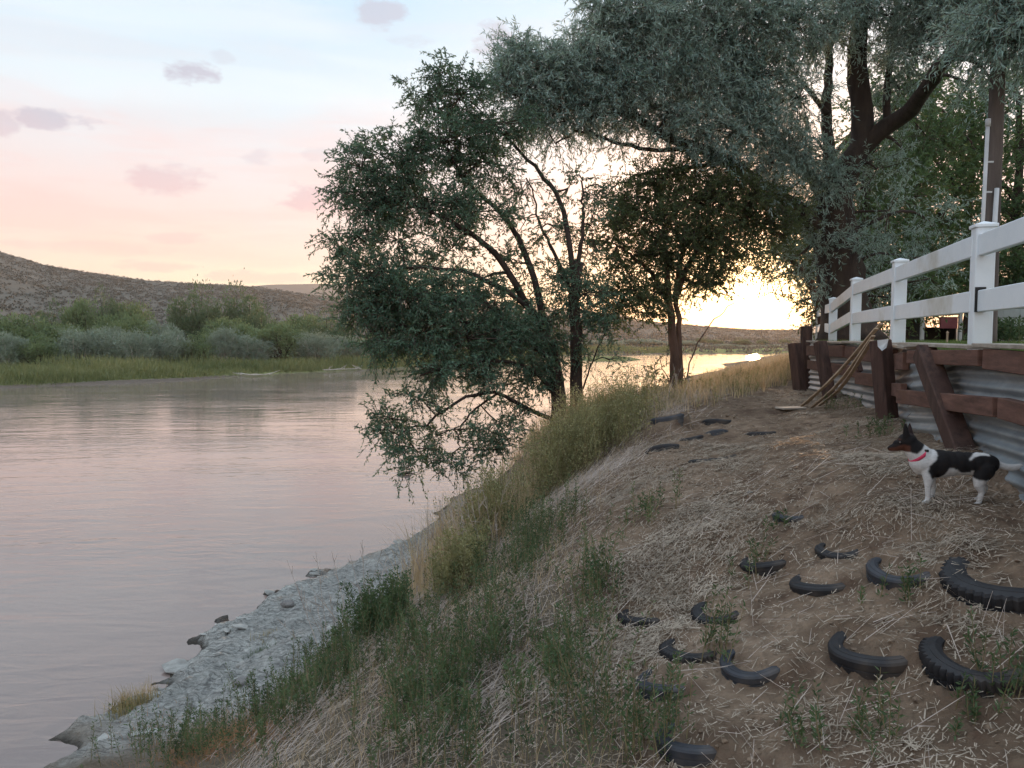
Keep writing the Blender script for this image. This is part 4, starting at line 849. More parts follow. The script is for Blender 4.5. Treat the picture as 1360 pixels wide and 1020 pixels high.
def chunks(name, x, y, z, r, mat, label, cat, flat=.6, elong=1.0):
    n = len(x); bm = bmesh.new(); bmesh.ops.create_icosphere(bm, subdivisions=1, radius=1); bv = np.array([v.co[:] for v in bm.verts]); bf = np.array([[v.index for v in f.verts] for f in bm.faces]); bm.free()
    V = bv[None]*(1+RNG.normal(0, .22, (n, len(bv), 1))); V = V*np.stack([r*elong*RNG.uniform(.7, 1.4, n), r*RNG.uniform(.6, 1.1, n), r*flat*RNG.uniform(.5, 1.1, n)], 1)[:, None]
    a = RNG.uniform(0, 6.283, n); c_, s_ = np.cos(a)[:, None], np.sin(a)[:, None]; V = np.stack([V[..., 0]*c_-V[..., 1]*s_, V[..., 0]*s_+V[..., 1]*c_, V[..., 2]], -1)+np.stack([x, y, z], 1)[:, None]
    Fq = bf[None]+(np.arange(n)*len(bv))[:, None, None]; tag(mk(name, V.reshape(-1, 3), Fq.reshape(-1, 3), mat), label, cat, kind='stuff')
x, y, z, px, py = scatter(9000, -1.2, 4.0, 1.2, 10, lambda x, y, z, px, py: (.15+.8*np.clip(fbm(x*2.3+8, y*2.3, 3), 0, 1))*sst(1.0, 1.5, z))
chunks('soil_clods', x, y, z+.002, RNG.gamma(2, .0042, len(x))+.003, solid('soil_clod', (.10, .07, .05), (.24, .18, .13), 30, .95, .3), 'small clods of soil and gravel on the slope', 'clods', .7)
x, y, z, px, py = scatter(1500, -5, 0, 4.5, 13, lambda x, y, z, px, py: np.exp(-((z-.05)/.10)**2)*.55+rockmask(x, y)*.05)
chunks('shale_rubble', x, y, z, RNG.gamma(2, .016, len(x))+.012, solid('shale', (.18, .18, .17), (.38, .385, .365), 9, .85, .4), 'broken shale slabs along the near waterline', 'rubble', .32, 1.5)
def weedset(px0, py0, n_st, spread, h, seed, lean=(.0, 0.), leaf=(.028, .009), leafn=26, root=None):
    """stalky leafy plant; returns (stemA, stemB, leafV) around a ground point"""
    g = root if root is not None else gp(px0, py0)
    x = g[0]+RNG.normal(0, spread, n_st); y = g[1]+RNG.normal(0, spread, n_st); return grow(x, y, h, leaf, leafn, lean)
def grow(x, y, h, leaf=(.028, .009), leafn=26, lean=(0, 0), bushy=.10, zz=None):
    n = len(x); z = gz(x, y, detail=False) if zz is None else zz; h = np.broadcast_to(h, (n,))*RNG.uniform(.6, 1.2, n)
    A = np.stack([x, y, z-.01], 1); d = unit(np.stack([RNG.normal(lean[0], .16, n), RNG.normal(lean[1], .16, n), np.ones(n)], 1)); B = A+d*h[:, None]
    t = RNG.uniform(.12, 1, (n, leafn)); c = A[:, None]+d[:, None]*h[:, None, None]*t[..., None]
    off = unit(RNG.normal(size=(n, leafn, 3))*np.array((1, 1, .5))+np.array((0, 0, .5))); c = c+off*(bushy*h[:, None]*(1.1-t)*RNG.uniform(0, 1, t.shape))[..., None]
    sz = RNG.uniform(.6, 1.3, n*leafn); V, Q = leaf_quads(c.reshape(-1, 3), off.reshape(-1, 3)+d.repeat(leafn, 0)*.4, leaf[0]*sz, leaf[1]*sz)
    Vs, Qs = twig_prisms(A, B, .0026, .001); return V, Q, Vs, Qs
def weeds():
    # mass of green weeds low on the slope
    PT = ((575, 960, 75, 75), (775, 965, 48, 60), (440, 900, 60, 45), (490, 835, 36, 34), (240, 1000, 90, 26), (655, 840, 50, 60), (700, 740, 36, 60), (360, 950, 80, 36), (690, 960, 26, 50), (790, 790, 24, 40), (540, 870, 60, 50), (740, 900, 30, 40), (620, 900, 40, 60), (150, 1010, 40, 12), (860, 1000, 34, 20), (640, 770, 26, 30))
    def f(x, y, z, px, py):
        q = 0*px
        for a, b, c, d in PT: q = np.maximum(q, np.exp(-((px-a)/c)**2-((py-b)/d)**2))
        q = q*(1+.7*fbm(x*1.6, y*1.6, 3))+.05*veg_zone(px, py)
        return np.clip(q, 0, 1)**1.7*.62*np.clip(5.2/np.maximum(y, 1), .6, 3.4)**1.5*(1-rockmask(x, y)*.85)*sst(.12, .4, z)*sst(9, 6, y)
    x, y, z, px, py = scatter(22000, -4, 2.2, .8, 8.5, f)
    V, Q, Vs, Qs = grow(x, y, .28+.13*vnoise(x*2, y*2), leaf=(.022, .007), leafn=46, bushy=.13, zz=z)
    tag(mk('green_weeds', V, Q, M['weed']), 'dense green weeds on the lower bank', 'weeds', kind='stuff')
    tag(mk('weed_stalks', Vs, Qs, M['stem']), 'thin stalks of the green weeds', 'weeds', kind='stuff')
    # distinct plants
    for (px, py, n, sp, h, lb) in ((948, 880, 12, .05, .30, 'tall green weed growing between the notched tyre and the bluish arc'), (1000, 760, 7, .05, .18, 'small olive weed in front of the dark tyre stub'), (1040, 700, 4, .03, .10, 'tiny green weed at the small flat tyre'), (870, 990, 14, .08, .28, 'weed at the bottom edge beside the half buried tyre'),
                                   (1205, 800, 8, .05, .14, 'thin weed below the upright curved tyre'), (1335, 925, 12, .06, .20, 'bristly weed right of the ribbed tyre'), (1150, 985, 12, .06, .20, 'weed at the bottom edge among straw'), (790, 790, 16, .07, .32, 'dark green weed at the upper edge of the weed patch'), (1055, 975, 8, .05, .16, 'short weed in the bottom middle straw'),
                                   (850, 690, 22, .14, .22, 'soft grey-green weed patch at mid slope'), (760, 690, 24, .14, .26, 'green weed tuft beside the tall golden grass'), (1165, 580, 14, .10, .16, 'sparse weed at the foot of the retaining wall'), (1110, 545, 12, .12, .18, 'weed under the leaning laths'), (1290, 965, 6, .05, .12, 'low weed under the ribbed tyre')):
        g = gp(px, py); r = empty('weed_plant', g, lb, 'weed', 'single weeds on the dirt slope')
        V, Q, Vs, Qs = weedset(px, py, n, sp, h, 0, root=g, leaf=(.024, .007), leafn=30); mk('leaves', V, Q, M['weed'], r); mk('stalks', Vs, Qs, M['stem'], r)
    # reddish dry low grass at bottom left, small tuft on the rock
    def o(x, y, z, px, py): return np.exp(-((px-225)/75)**2-((py-985)/30)**2)*sst(.15, .4, z)+.5*np.exp(-((px-330)/60)**2-((py-975)/18)**2)
    x, y, z, px, py = scatter(90000, -4, -.6, 4.0, 7.5, o); V, Q = blades(x, y, z, RNG.uniform(.03, .10, len(x)), .004, .9, 2)
    tag(mk('dry_rusty_grass', V, Q, M['orange_grass']), 'rusty dry grass mat at the lower left bank', 'grass', kind='stuff')
    for (px, py, h, n, s, lb, mt) in ((176, 945, .26, 420, .09, 'spiky green grass tuft at the water edge', 'grass_olive'), (345, 870, .10, 120, .06, 'small dark grass tuft on the grey rock', 'weed'), (355, 845, .10, 80, .06, 'tiny pale tuft higher on the grey rock', 'grass_olive')):
        g = gp(px, py); x = g[0]+RNG.normal(0, s, n); y = g[1]+RNG.normal(0, s, n); z = gz(x, y, detail=False)
        V, Q = blades(x, y, z, RNG.uniform(.4, 1, n)*h, .006, .5, 3); tag(mk('grass_tuft', V, Q, M[mt]), lb, 'grass tuft')
weeds()
def tallgrass():
    # tall golden band along the brow of the bank
    def band(px, py):
        c = np.interp(py, [490, 505, 520, 540, 560, 600, 640, 700, 760, 800], [1060, 1010, 950, 870, 790, 745, 715, 655, 590, 560]); w = np.interp(py, [490, 540, 600, 700, 800], [70, 75, 55, 42, 34])
        return sst(1.0, .55, np.abs(px-c)/w)
    def f(x, y, z, px, py): return band(px+26*fbm(x*1.5, y*1.5, 2), py)*sst(.5, .9, z)*sst(24, 12, y)*(.35+.65*sst(-.35, .2, fbm(x*1.2+4, y*1.2, 3)))
    x, y, z, px, py = scatter(260000, -1.8, 10, 5.6, 24, f); k = ~((x > WALL[-1, 0]-.2) & (y < 12)); x, y, z, px, py = (v[k] for v in (x, y, z, px, py))
    def f2(x, y, z, px, py): return sst(.35, .9, z)*(px < 1100)*np.clip(1.4-y/75, .2, 1)
    xb, yb, zb, _, _ = scatter(90000, 2, 45, 17, 80, f2); nb = len(xb)
    V, Q = blades(xb, yb, zb, RNG.uniform(.2, .55, nb)*(1+.3*fbm(xb*.3, yb*.3, 2)), RNG.uniform(.012, .03, nb)*(yb/25), .4, 2)
    tag(mk('far_bank_grass', V, Q, M['grass_gold']), 'golden grass on the near bank receding toward the sunset', 'grass', kind='stuff')
    s = RNG.uniform(0, 1, len(x)) < np.where(px < 740, .50, .32); n = int(s.sum())
    h = RNG.uniform(.25, .62, len(x))*(1+.25*fbm(x*.8, y*.8, 2))*np.interp(px, [560, 650, 760, 850, 900, 950, 1060], [1.0, 1.15, .85, .42, .34, .40, .55])
    V, Q = blades(x[s], y[s], z[s], h[s]*1.12, RNG.uniform(.004, .008, n)*np.interp(y[s], [6, 20], [1, 2.5]), .42, 3)
    tag(mk('tall_golden_grass', V, Q, M['grass_gold']), 'tall golden grass along the brow of the bank', 'grass', kind='stuff')
    s2 = RNG.uniform(0, 1, len(x)) < np.where(px < 740, .08, .18); V, Q = blades(x[s2], y[s2], z[s2], h[s2]*.85, RNG.uniform(.004, .008, int(s2.sum()))*np.interp(y[s2], [6, 20], [1, 2.2]), .5, 3)
    tag(mk('tall_olive_grass', V, Q, M['grass_olive']), 'olive green grass mixed into the golden band', 'grass', kind='stuff')
    # seedy brush plants in the band
    s3 = RNG.uniform(0, 1, len(x)) < np.where(px < 740, .010, .026); V, Q, Vs, Qs = grow(x[s3], y[s3], h[s3]*1.15, leaf=(.022, .009), leafn=42, bushy=.28, zz=z[s3])
    tag(mk('seedy_brush', V, Q, M['brush']), 'seedy green brush along the brow', 'brush', kind='stuff'); tag(mk('brush_stems', Vs, Qs, M['stem']), 'thin stems of the seedy brush', 'brush', kind='stuff')
    # sparse grass fringe on the slope and water side
    def g(x, y, z, px, py): return (veg_zone(px-30, py)*.3)*sst(.6, 1.0, z)*sst(12, 6, y)
    x, y, z, px, py = scatter(90000, -3, 2.5, 1.2, 10, g); V, Q = blades(x, y, z, RNG.uniform(.05, .22, len(x)), RNG.uniform(.002, .004, len(x)), .8, 3)
    tag(mk('thin_dry_grass', V, Q, M['grass_gold']), 'thin dry grass over the lower slope', 'grass', kind='stuff')
    for (px, py, sx, h, n, lb) in ((752, 648, .34, .78, 210, 'large yellow-green rabbitbrush on the brow below the leaning tree'), (812, 592, .40, .66, 170, 'rounded olive brush right of the large rabbitbrush'), (655, 722, .22, .62, 110, 'thin pale-green brush leaning over the water'), (500, 852, .17, .40, 60, 'upright green brush clump at the edge of the grey rock'), (610, 790, .16, .42, 60, 'golden brush clump left of the weed patch')):
        g0 = gp(px, py); r = empty('rabbitbrush', g0, lb, 'bush'); x = g0[0]+RNG.normal(0, sx*.6, n); y = g0[1]+RNG.normal(0, sx*.6, n)+.1
        V, Q, Vs, Qs = grow(x, y, h, leaf=(.022, .010), leafn=110, bushy=.30); mk('foliage', V, Q, M['brush'] if px > 560 else M['weed'], r); mk('stems', Vs, Qs, M['stem'], r)
    # bare tall dead stems
    mbA = []; mbB = []
    for (px, py, n, h) in ((480, 850, 10, .75), (560, 790, 16, .6), (600, 760, 16, .7), (640, 740, 14, .7), (450, 860, 6, .6), (820, 545, 8, .8), (880, 540, 10, .7)):
        g0 = gp(px, py)
        for k in range(n):
            a = np.array((g0[0]+RNG.normal(0, .15), g0[1]+RNG.normal(0, .15), 0)); a[2] = float(gz(a[0:1], a[1:2])[0])
            d = unit(np.array((RNG.normal(-.2, .3), RNG.normal(0, .2), 1))); hh = h*RNG.uniform(.5, 1.1); b = a+d*hh; mbA.append(a); mbB.append(b)
            for q in range(5):
                t = RNG.uniform(.4, .95); s_ = a+d*hh*t; mbA.append(s_); mbB.append(s_+unit(d+RNG.normal(0, .5, 3))*hh*.25*(1.2-t))
    V, Q = twig_prisms(np.array(mbA), np.array(mbB), .0028, .0012); tag(mk('bare_stems', V, Q, M['deadstem']), 'tall bare dead stems at the bank edge', 'dead stems', kind='stuff')
    # lawn fringe blades
    y = RNG.uniform(2.6, 16, 26000); x = np.interp(y, EDGE[:, 1], EDGE[:, 0])+.06+RNG.gamma(1.3, .9, len(y)); V, Q = blades(x, y, np.full(len(x), 3.10), RNG.uniform(.02, .09, len(x)), .006, .5, 2)
    tag(mk('lawn_blades', V, Q, leafmat('lawn_blade', (.06, .11, .03), (.14, .2, .06), .3, 2)), 'short green lawn grass behind the wall', 'grass', kind='stuff')
tallgrass()
def stones():
    for k, (px, py, r, lb) in enumerate(((1282, 817, .022, 'small pale stone below the knobby tyre'), (321, 916, .05, 'rounded grey stone on the shore rock'), (996, 658, .014, 'black pebble on the bare dirt'), (382, 805, .06, 'dark angular stone at the waterline'))):
        g = gp(px, py); bm = bmesh.new(); bmesh.ops.create_icosphere(bm, subdivisions=2, radius=r)
        for v in bm.verts: v.co = Vector((v.co.x*1.3, v.co.y, v.co.z*.7))*(1+.18*float(vnoise(np.array([v.co.x*40]), np.array([v.co.y*40]), v.co.z*40)[0]))
        me = bpy.data.meshes.new('stone'); bm.to_mesh(me); bm.free(); me.materials.append(M['stone']); o = bpy.data.objects.new('stone', me); link(o); o.location = (g[0], g[1], float(gz(g[0:1], g[1:2])[0])+r*.3); tag(o, lb, 'stone')
stones()

# ------------------------------------------------------------------ retaining wall
def corrug(mb, a, b, z0a, z1a, z0b, z1b, pitch=.076, amp=.0135, lean=.0, off=0.0, bow=0.0):
    a = np.array(a, float); b = np.array(b, float); d = (b-a)/np.linalg.norm(b-a); nrm = np.array((-d[1], d[0])) ; n = 14; m = 110
    V = []
    for i in range(n+1):
        t = i/n; p = a+(b-a)*t; z0 = z0a+(z0b-z0a)*t; z1 = z1a+(z1b-z1a)*t
        zz = np.linspace(z0, z1, m); sft = amp*np.sin(2*np.pi*(zz-z0b*t)/pitch)+off+lean*(zz-z0)+bow*np.sin(np.pi*t)
        V.append(np.stack([p[0]+nrm[0]*sft, p[1]+nrm[1]*sft, zz], 1))
    V = np.concatenate(V); i, j = np.meshgrid(np.arange(n), np.arange(m-1), indexing='ij'); i = i.ravel(); j = j.ravel()
    mb.add(V, np.stack([i*m+j, (i+1)*m+j, (i+1)*m+j+1, i*m+j+1], 1))
def wall():
    r = empty('retaining_wall', (2.9, 5, 2.4), 'sagging retaining wall of corrugated steel and brown timbers under the white fence', 'wall')
    W = WALL; top = 3.135
    for k in range(len(W)-1):
        mb = MB(); corrug(mb, W[k], W[k+1], 2.05, top-.02, 2.05, top-.02, off=.03, bow=.012); mb.build('metal_sheet', M['steel'], r, True)
    # overlapping second sheet on the near panel
    mb = MB(); corrug(mb, W[0]+np.array((0, 0)), (2.78, 4.62), 2.1, 2.86, 2.05, 2.80, off=.05); mb.build('metal_sheet', M['steel'], r, True)
    def wp(Y, z, out=.08):
        x = np.interp(Y, W[:, 1], W[:, 0]); return np.array((x-out, Y, z))
    # beams: (Y0,z0)-(Y1,z1), height
    for (y0, z0, y1, z1, h, out, w) in ((2.2, 3.06, 4.2, 3.08, .125, .085, .055), (4.23, 3.085, 5.55, 3.055, .105, .10, .055), (2.2, 2.83, 3.9, 2.84, .12, .10, .06), (3.93, 2.84, 5.7, 2.76, .115, .115, .06), (5.72, 3.02, 6.75, 2.98, .15, .07, .05), (5.72, 2.80, 6.9, 2.74, .12, .08, .05),
                                        (6.7, 3.02, 9.0, 3.02, .16, .06, .05), (6.9, 2.80, 8.2, 2.76, .14, .09, .05), (8.25, 2.82, 11.2, 2.80, .14, .06, .05), (9.02, 3.03, 11.2, 3.0, .16, .08, .05)):
        mb = MB(); beam(mb, wp(y0, z0, out), wp(y1, z1, out), w*.9, h*.88, bev=.004); mb.build('beam', M['tie_board'], r)
    # posts from photo positions: top (px,py), bottom (px,py), Ytop, Ybot, width
    for (tx, ty, bx, by, Yt, Yb, w) in ((1234, 466, 1292, 612, 5.15, 4.42, .135), (1169, 452, 1179, 560, 6.45, 6.35, .145), (1089, 454, 1102, 530, 9.1, 8.9, .13), (1055, 456, 1062, 518, 10.7, 10.6, .15), (1136, 462, 1143, 490, 7.7, 7.6, .04), (1071, 433, 1071, 520, 11.6, 11.6, .15)):
        a = P(bx, by, Yb)+(np.array((-.06, -.03, 0)) if Yb < 5 else 0); b = P(tx, ty, Yt)+(np.array((-.05, -.03, 0)) if Yb < 5 else 0); mb = MB(); a2 = a-(b-a)*.12
        beam(mb, a2, b, w*.88, w*.9, bev=.008); mb.build('post', M['tie'], r)
    # weathered cap boards
    for (y0, y1, dz, out) in ((2.2, 4.35, .0, .06), (4.38, 5.75, -.006, .075), (5.6, 6.7, -.03, .05), (6.72, 9.1, -.012, .04), (9.12, 11.2, -.02, .05)):
        mb = MB(); a = wp(y0, top+.012+dz, out-.03); b = wp(y1, top+.018+dz, out-.03); d = b-a; beam(mb, a, b, .17, .022, bev=.003); mb.build('cap_board', M['greywood'], r)
    mb = MB(); a = P(1164, 452, 6.45); mb.add([a+np.array(v) for v in ((-.04, -.1, .0), (.05, -.1, .01), (.035, -.1, -.06), (-.01, -.12, -.085), (-.035, -.1, -.05))], [[0, 1, 2, 3, 4]]); o = mb.build('metal_flap', M['conduit'], r)
    so_ = o.modifiers.new('s', 'SOLIDIFY'); so_.thickness = .004
wall()
def laths():
    r = empty('lath_bundle', gp(1075, 540), 'bundle of long pale laths leaning against the retaining wall', 'laths')
    for k, (bx, by, tx, ty) in enumerate(((1070, 538, 1170, 430), (1064, 541, 1164, 436), (1078, 543, 1160, 446), (1088, 540, 1158, 452))):
        a = gp(bx, by); a[2] += .01; b = P(tx, ty, 6.55-.03*k); m_ = (a+b)/2+np.array((0, 0, -.03-.02*k)); p = spline([a, m_, b], 8); mb = MB()
        for i in range(7): pass
        d = b-a; S = unit(np.cross(d, np.array((0, 0, 1.)))); U = unit(np.cross(S, d)); V = []
        for q in p: V += [q-S*.016-U*.006, q+S*.016-U*.006, q+S*.016+U*.006, q-S*.016+U*.006]
        Q = [[i*4+j, i*4+(j+1) % 4, i*4+4+(j+1) % 4, i*4+4+j] for i in range(7) for j in range(4)]+[[3, 2, 1, 0], [28, 29, 30, 31]]
        mb.add(V, Q); mb.build('lath', M['lath'], r)
    g = gp(1050, 545); mb = MB(); mb.box((g[0], g[1], float(gz(g[0:1], g[1:2])[0])+.015), (.28, .16, .02), rotz(.3), .003); o = mb.build('flat_board', M['greywood']); tag(o, 'small grey board lying flat beside the laths', 'board')
laths()

# ------------------------------------------------------------------ white vinyl fence
def fence():
    r = empty('rail_fence', (3.09, 5.2, 3.1), 'white vinyl two-rail fence with capped posts along the wall top', 'fence')
    fy = [2.85, 5.2, 7.6, 10.0]; FX = lambda y: 3.09+.268*(y-5.2)+.05
    tops = []
    ang = -math.atan(.268); Rm = rotz(ang); W = .118
    def post(p, top, bot, wd=W, rot=Rm):
        z0 = bot; h = top-z0; mb = MB()
        mb.box((p[0], p[1], z0+h/2), (wd, wd, h), rot, .006); o = mb.build('post', M['vinyl'], r)
        cb = MB(); cb.box((p[0], p[1], top+.008), (wd+.022, wd+.022, .024), rot, .004)
        c = np.array([[-1, -1, 0], [1, -1, 0], [1, 1, 0], [-1, 1, 0]])*(wd/2+.004); c = np.vstack([c, [[0, 0, .022]]]); c = c @ rot.T+np.array((p[0], p[1], top+.02))
        cb.add(c, [[0, 1, 4], [1, 2, 4], [2, 3, 4], [3, 0, 4]]); V = np.concatenate(cb.V)-0
        o2 = cb.build('cap', M['vinyl'], None); o2.parent = o; o2.matrix_parent_inverse = Matrix.Identity(4); o2.location = -Vector(r.location); return o
    H = .72
    PT = [P(1291, 302, 5.2)[2]]
    for y in fy: post((FX(y), y), 3.925, 3.05)
    for k in range(len(fy)-1):
        y0, y1 = fy[k], fy[k+1]
        for zz, hh in ((3.805, .142), (3.435, .142)):
            # near bay's rails stop just short inside slots
            g0 = .03 if k else -.02; g1 = .045 if (k == 0) else .03
            mb = MB(); a = np.array((FX(y0)-.035, y0+g0, zz)); b = np.array((FX(y1)-.035, y1-g1, zz)); beam(mb, a, b, .042, hh, bev=.005); mb.build('rail', M['vinyl'], r)
    mb = MB(); mb.box((FX(5.2)-.045, 5.2-.064, 3.445), (.065, .006, .165), Rm); mb.build('rail_slot', M['slot'], r)
    # the fence past the wall's end turns away and drops
    far = [(1107, 398, 12.3), (1097, 402, 14.6), (1088, 409, 17.0), (1081, 416, 19.4)]
    pts = [P(*q) for q in far]; lastp = np.array((FX(10.0), 10.0, 3.925))
    for q in pts: post(q, q[2], 2.9, .125, rotz(-.4))
    allp = [lastp]+pts
    for a, b in zip(allp[:-1], allp[1:]):
        for dz in (-.13, -.46):
            mb = MB(); sft = np.array((-.03, 0, dz)); beam(mb, a+sft, b+sft, .042, .15, bev=.005); mb.build('rail', M['vinyl'], r)
fence()
def pole():
    Y = 9.4; r = empty('utility_pole', P(1316, 452, Y), 'tall weathered utility pole behind the white fence', 'pole')
    mb = MB(); mb.tube(spline([P(1312, 470, Y), P(1317, 300, Y), P(1325, 100, Y), P(1331, -80, Y), P(1336, -240, Y)], 24), np.linspace(.092, .074, 24), 18, .015); mb.build('shaft', M['pole'], r, True)
    mb = MB(); mb.tube([P(1303, 460, Y-.16), P(1305, 300, Y-.15), P(1312, 165, Y-.14)], .022, 10); mb.tube([P(1312, 168, Y-.14), P(1312.4, 158, Y-.14)], .03, 10); o = mb.build('conduit', M['conduit'], r, True)
    mb = MB(); mb.tube([P(1304, 460, Y-.13), P(1318, 345, Y-.14), P(1324, 250, Y-.13)], [.03, .03, .026], 8); mb.build('guard_pipe', M['conduit'], r, True)
    mb = MB()
    for py in (215, 300, 255): 
        q = P(1311+(300-py)*.05, py, Y-.15); mb.box(q, (.07, .02, .018))
    mb.build('bracket', M['conduit'], r)
pole()
def backyard():
    # low block wall
    a = P(1303, 448, 19); b = P(1420, 448, 17); r = empty('block_wall', (a+b)/2*np.array((1, 1, 0))+np.array((0, 0, 3.05)), 'low pale blue painted block wall beyond the lawn', 'wall')
    L = np.linalg.norm(b[:2]-a[:2]); d = (b-a)/np.linalg.norm(b-a); nr = 5; bh = .2; bl = .42; mb = MB()
    for i in range(nr):
        x = -.21*(i % 2)
        while x < L:
            x0 = max(0, x); x1 = min(L, x+bl-.012); 
            if x1-x0 > .05: c = a+d*(x0+x1)/2; mb.box((c[0], c[1], 3.05+i*bh+bh/2), (x1-x0, .2, bh-.012), frame((d[0], d[1], 0)), .004)
            x += bl
    mb.build('blocks', M['block'], r); mb = MB(); c = (a+b)/2; mb.box((c[0], c[1], 3.05+nr*bh/2), (L-.04, .17, nr*bh-.02), frame((d[0], d[1], 0))); mb.build('mortar', solid('mortar', (.16, .18, .19), (.22, .24, .25), 6, .9, 0), r)
    mb = MB(); mb.box((c[0], c[1], 3.05+nr*bh+.03), (L+.06, .26, .05), frame((d[0], d[1], 0)), .006); mb.build('coping', M['block'], r)
    # red shed / feed stall
    Y = 20; c = P(1243, 447, Y); r = empty('red_stall', (c[0], Y, 3.0), 'low faded red stall with dark open front and white corner post', 'stall')
    w = 46/F*Y; mb = MB(); mb.box((c[0]+.1+w*.24, Y, 3.42+.14), (w*.5, .06, .30), None, .01); mb.build('panel', M['redpaint'], r)
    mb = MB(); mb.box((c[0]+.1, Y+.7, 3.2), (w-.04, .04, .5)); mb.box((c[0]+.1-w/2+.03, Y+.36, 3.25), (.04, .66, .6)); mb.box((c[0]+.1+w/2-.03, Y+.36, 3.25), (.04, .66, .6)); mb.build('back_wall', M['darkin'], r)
    mb = MB(); mb.box((c[0]+.1, Y+.34, 3.78), (w+.1, .85, .04), None, .005); mb.build('roof', M['greywood'], r)
    for s in (-1, 1): mb = MB(); mb.box((c[0]+.1+s*(w/2+.04), Y-.05, 3.4), (.08, .08, .85), None, .006); mb.build('corner_post', M['vinyl'], r)
    c = P(1258, 448, 9.0); mb = MB(); mb.box((c[0], c[1], 3.16), (.02, .02, .17), None, .004); mb.add([(c[0]-.014, c[1]-.014, 3.245), (c[0]+.014, c[1]-.014, 3.245), (c[0]+.014, c[1]+.014, 3.245), (c[0]-.014, c[1]+.014, 3.245), (c[0], c[1], 3.27)], [[0, 1, 4], [1, 2, 4], [2, 3, 4], [3, 0, 4]])
    tag(mb.build('stake', M['lath']), 'tiny pale stake in the lawn behind the middle bay', 'stake')
    Y = 12; c = P(1330, 445, Y); n = 60; x = c[0]+RNG.normal(0, .18, n); y = Y+RNG.normal(0, .18, n); V, Q, Vs, Qs = grow(x, y, .34, leaf=(.06, .025), leafn=40, bushy=.3, zz=np.full(n, 3.1))
    r = empty('garden_bush', (c[0], Y, 3.1), 'small dark bush on the lawn in front of the block wall', 'bush'); mk('foliage', V, Q, M['weed'], r); mk('stems', Vs, Qs, M['stem'], r)
backyard()

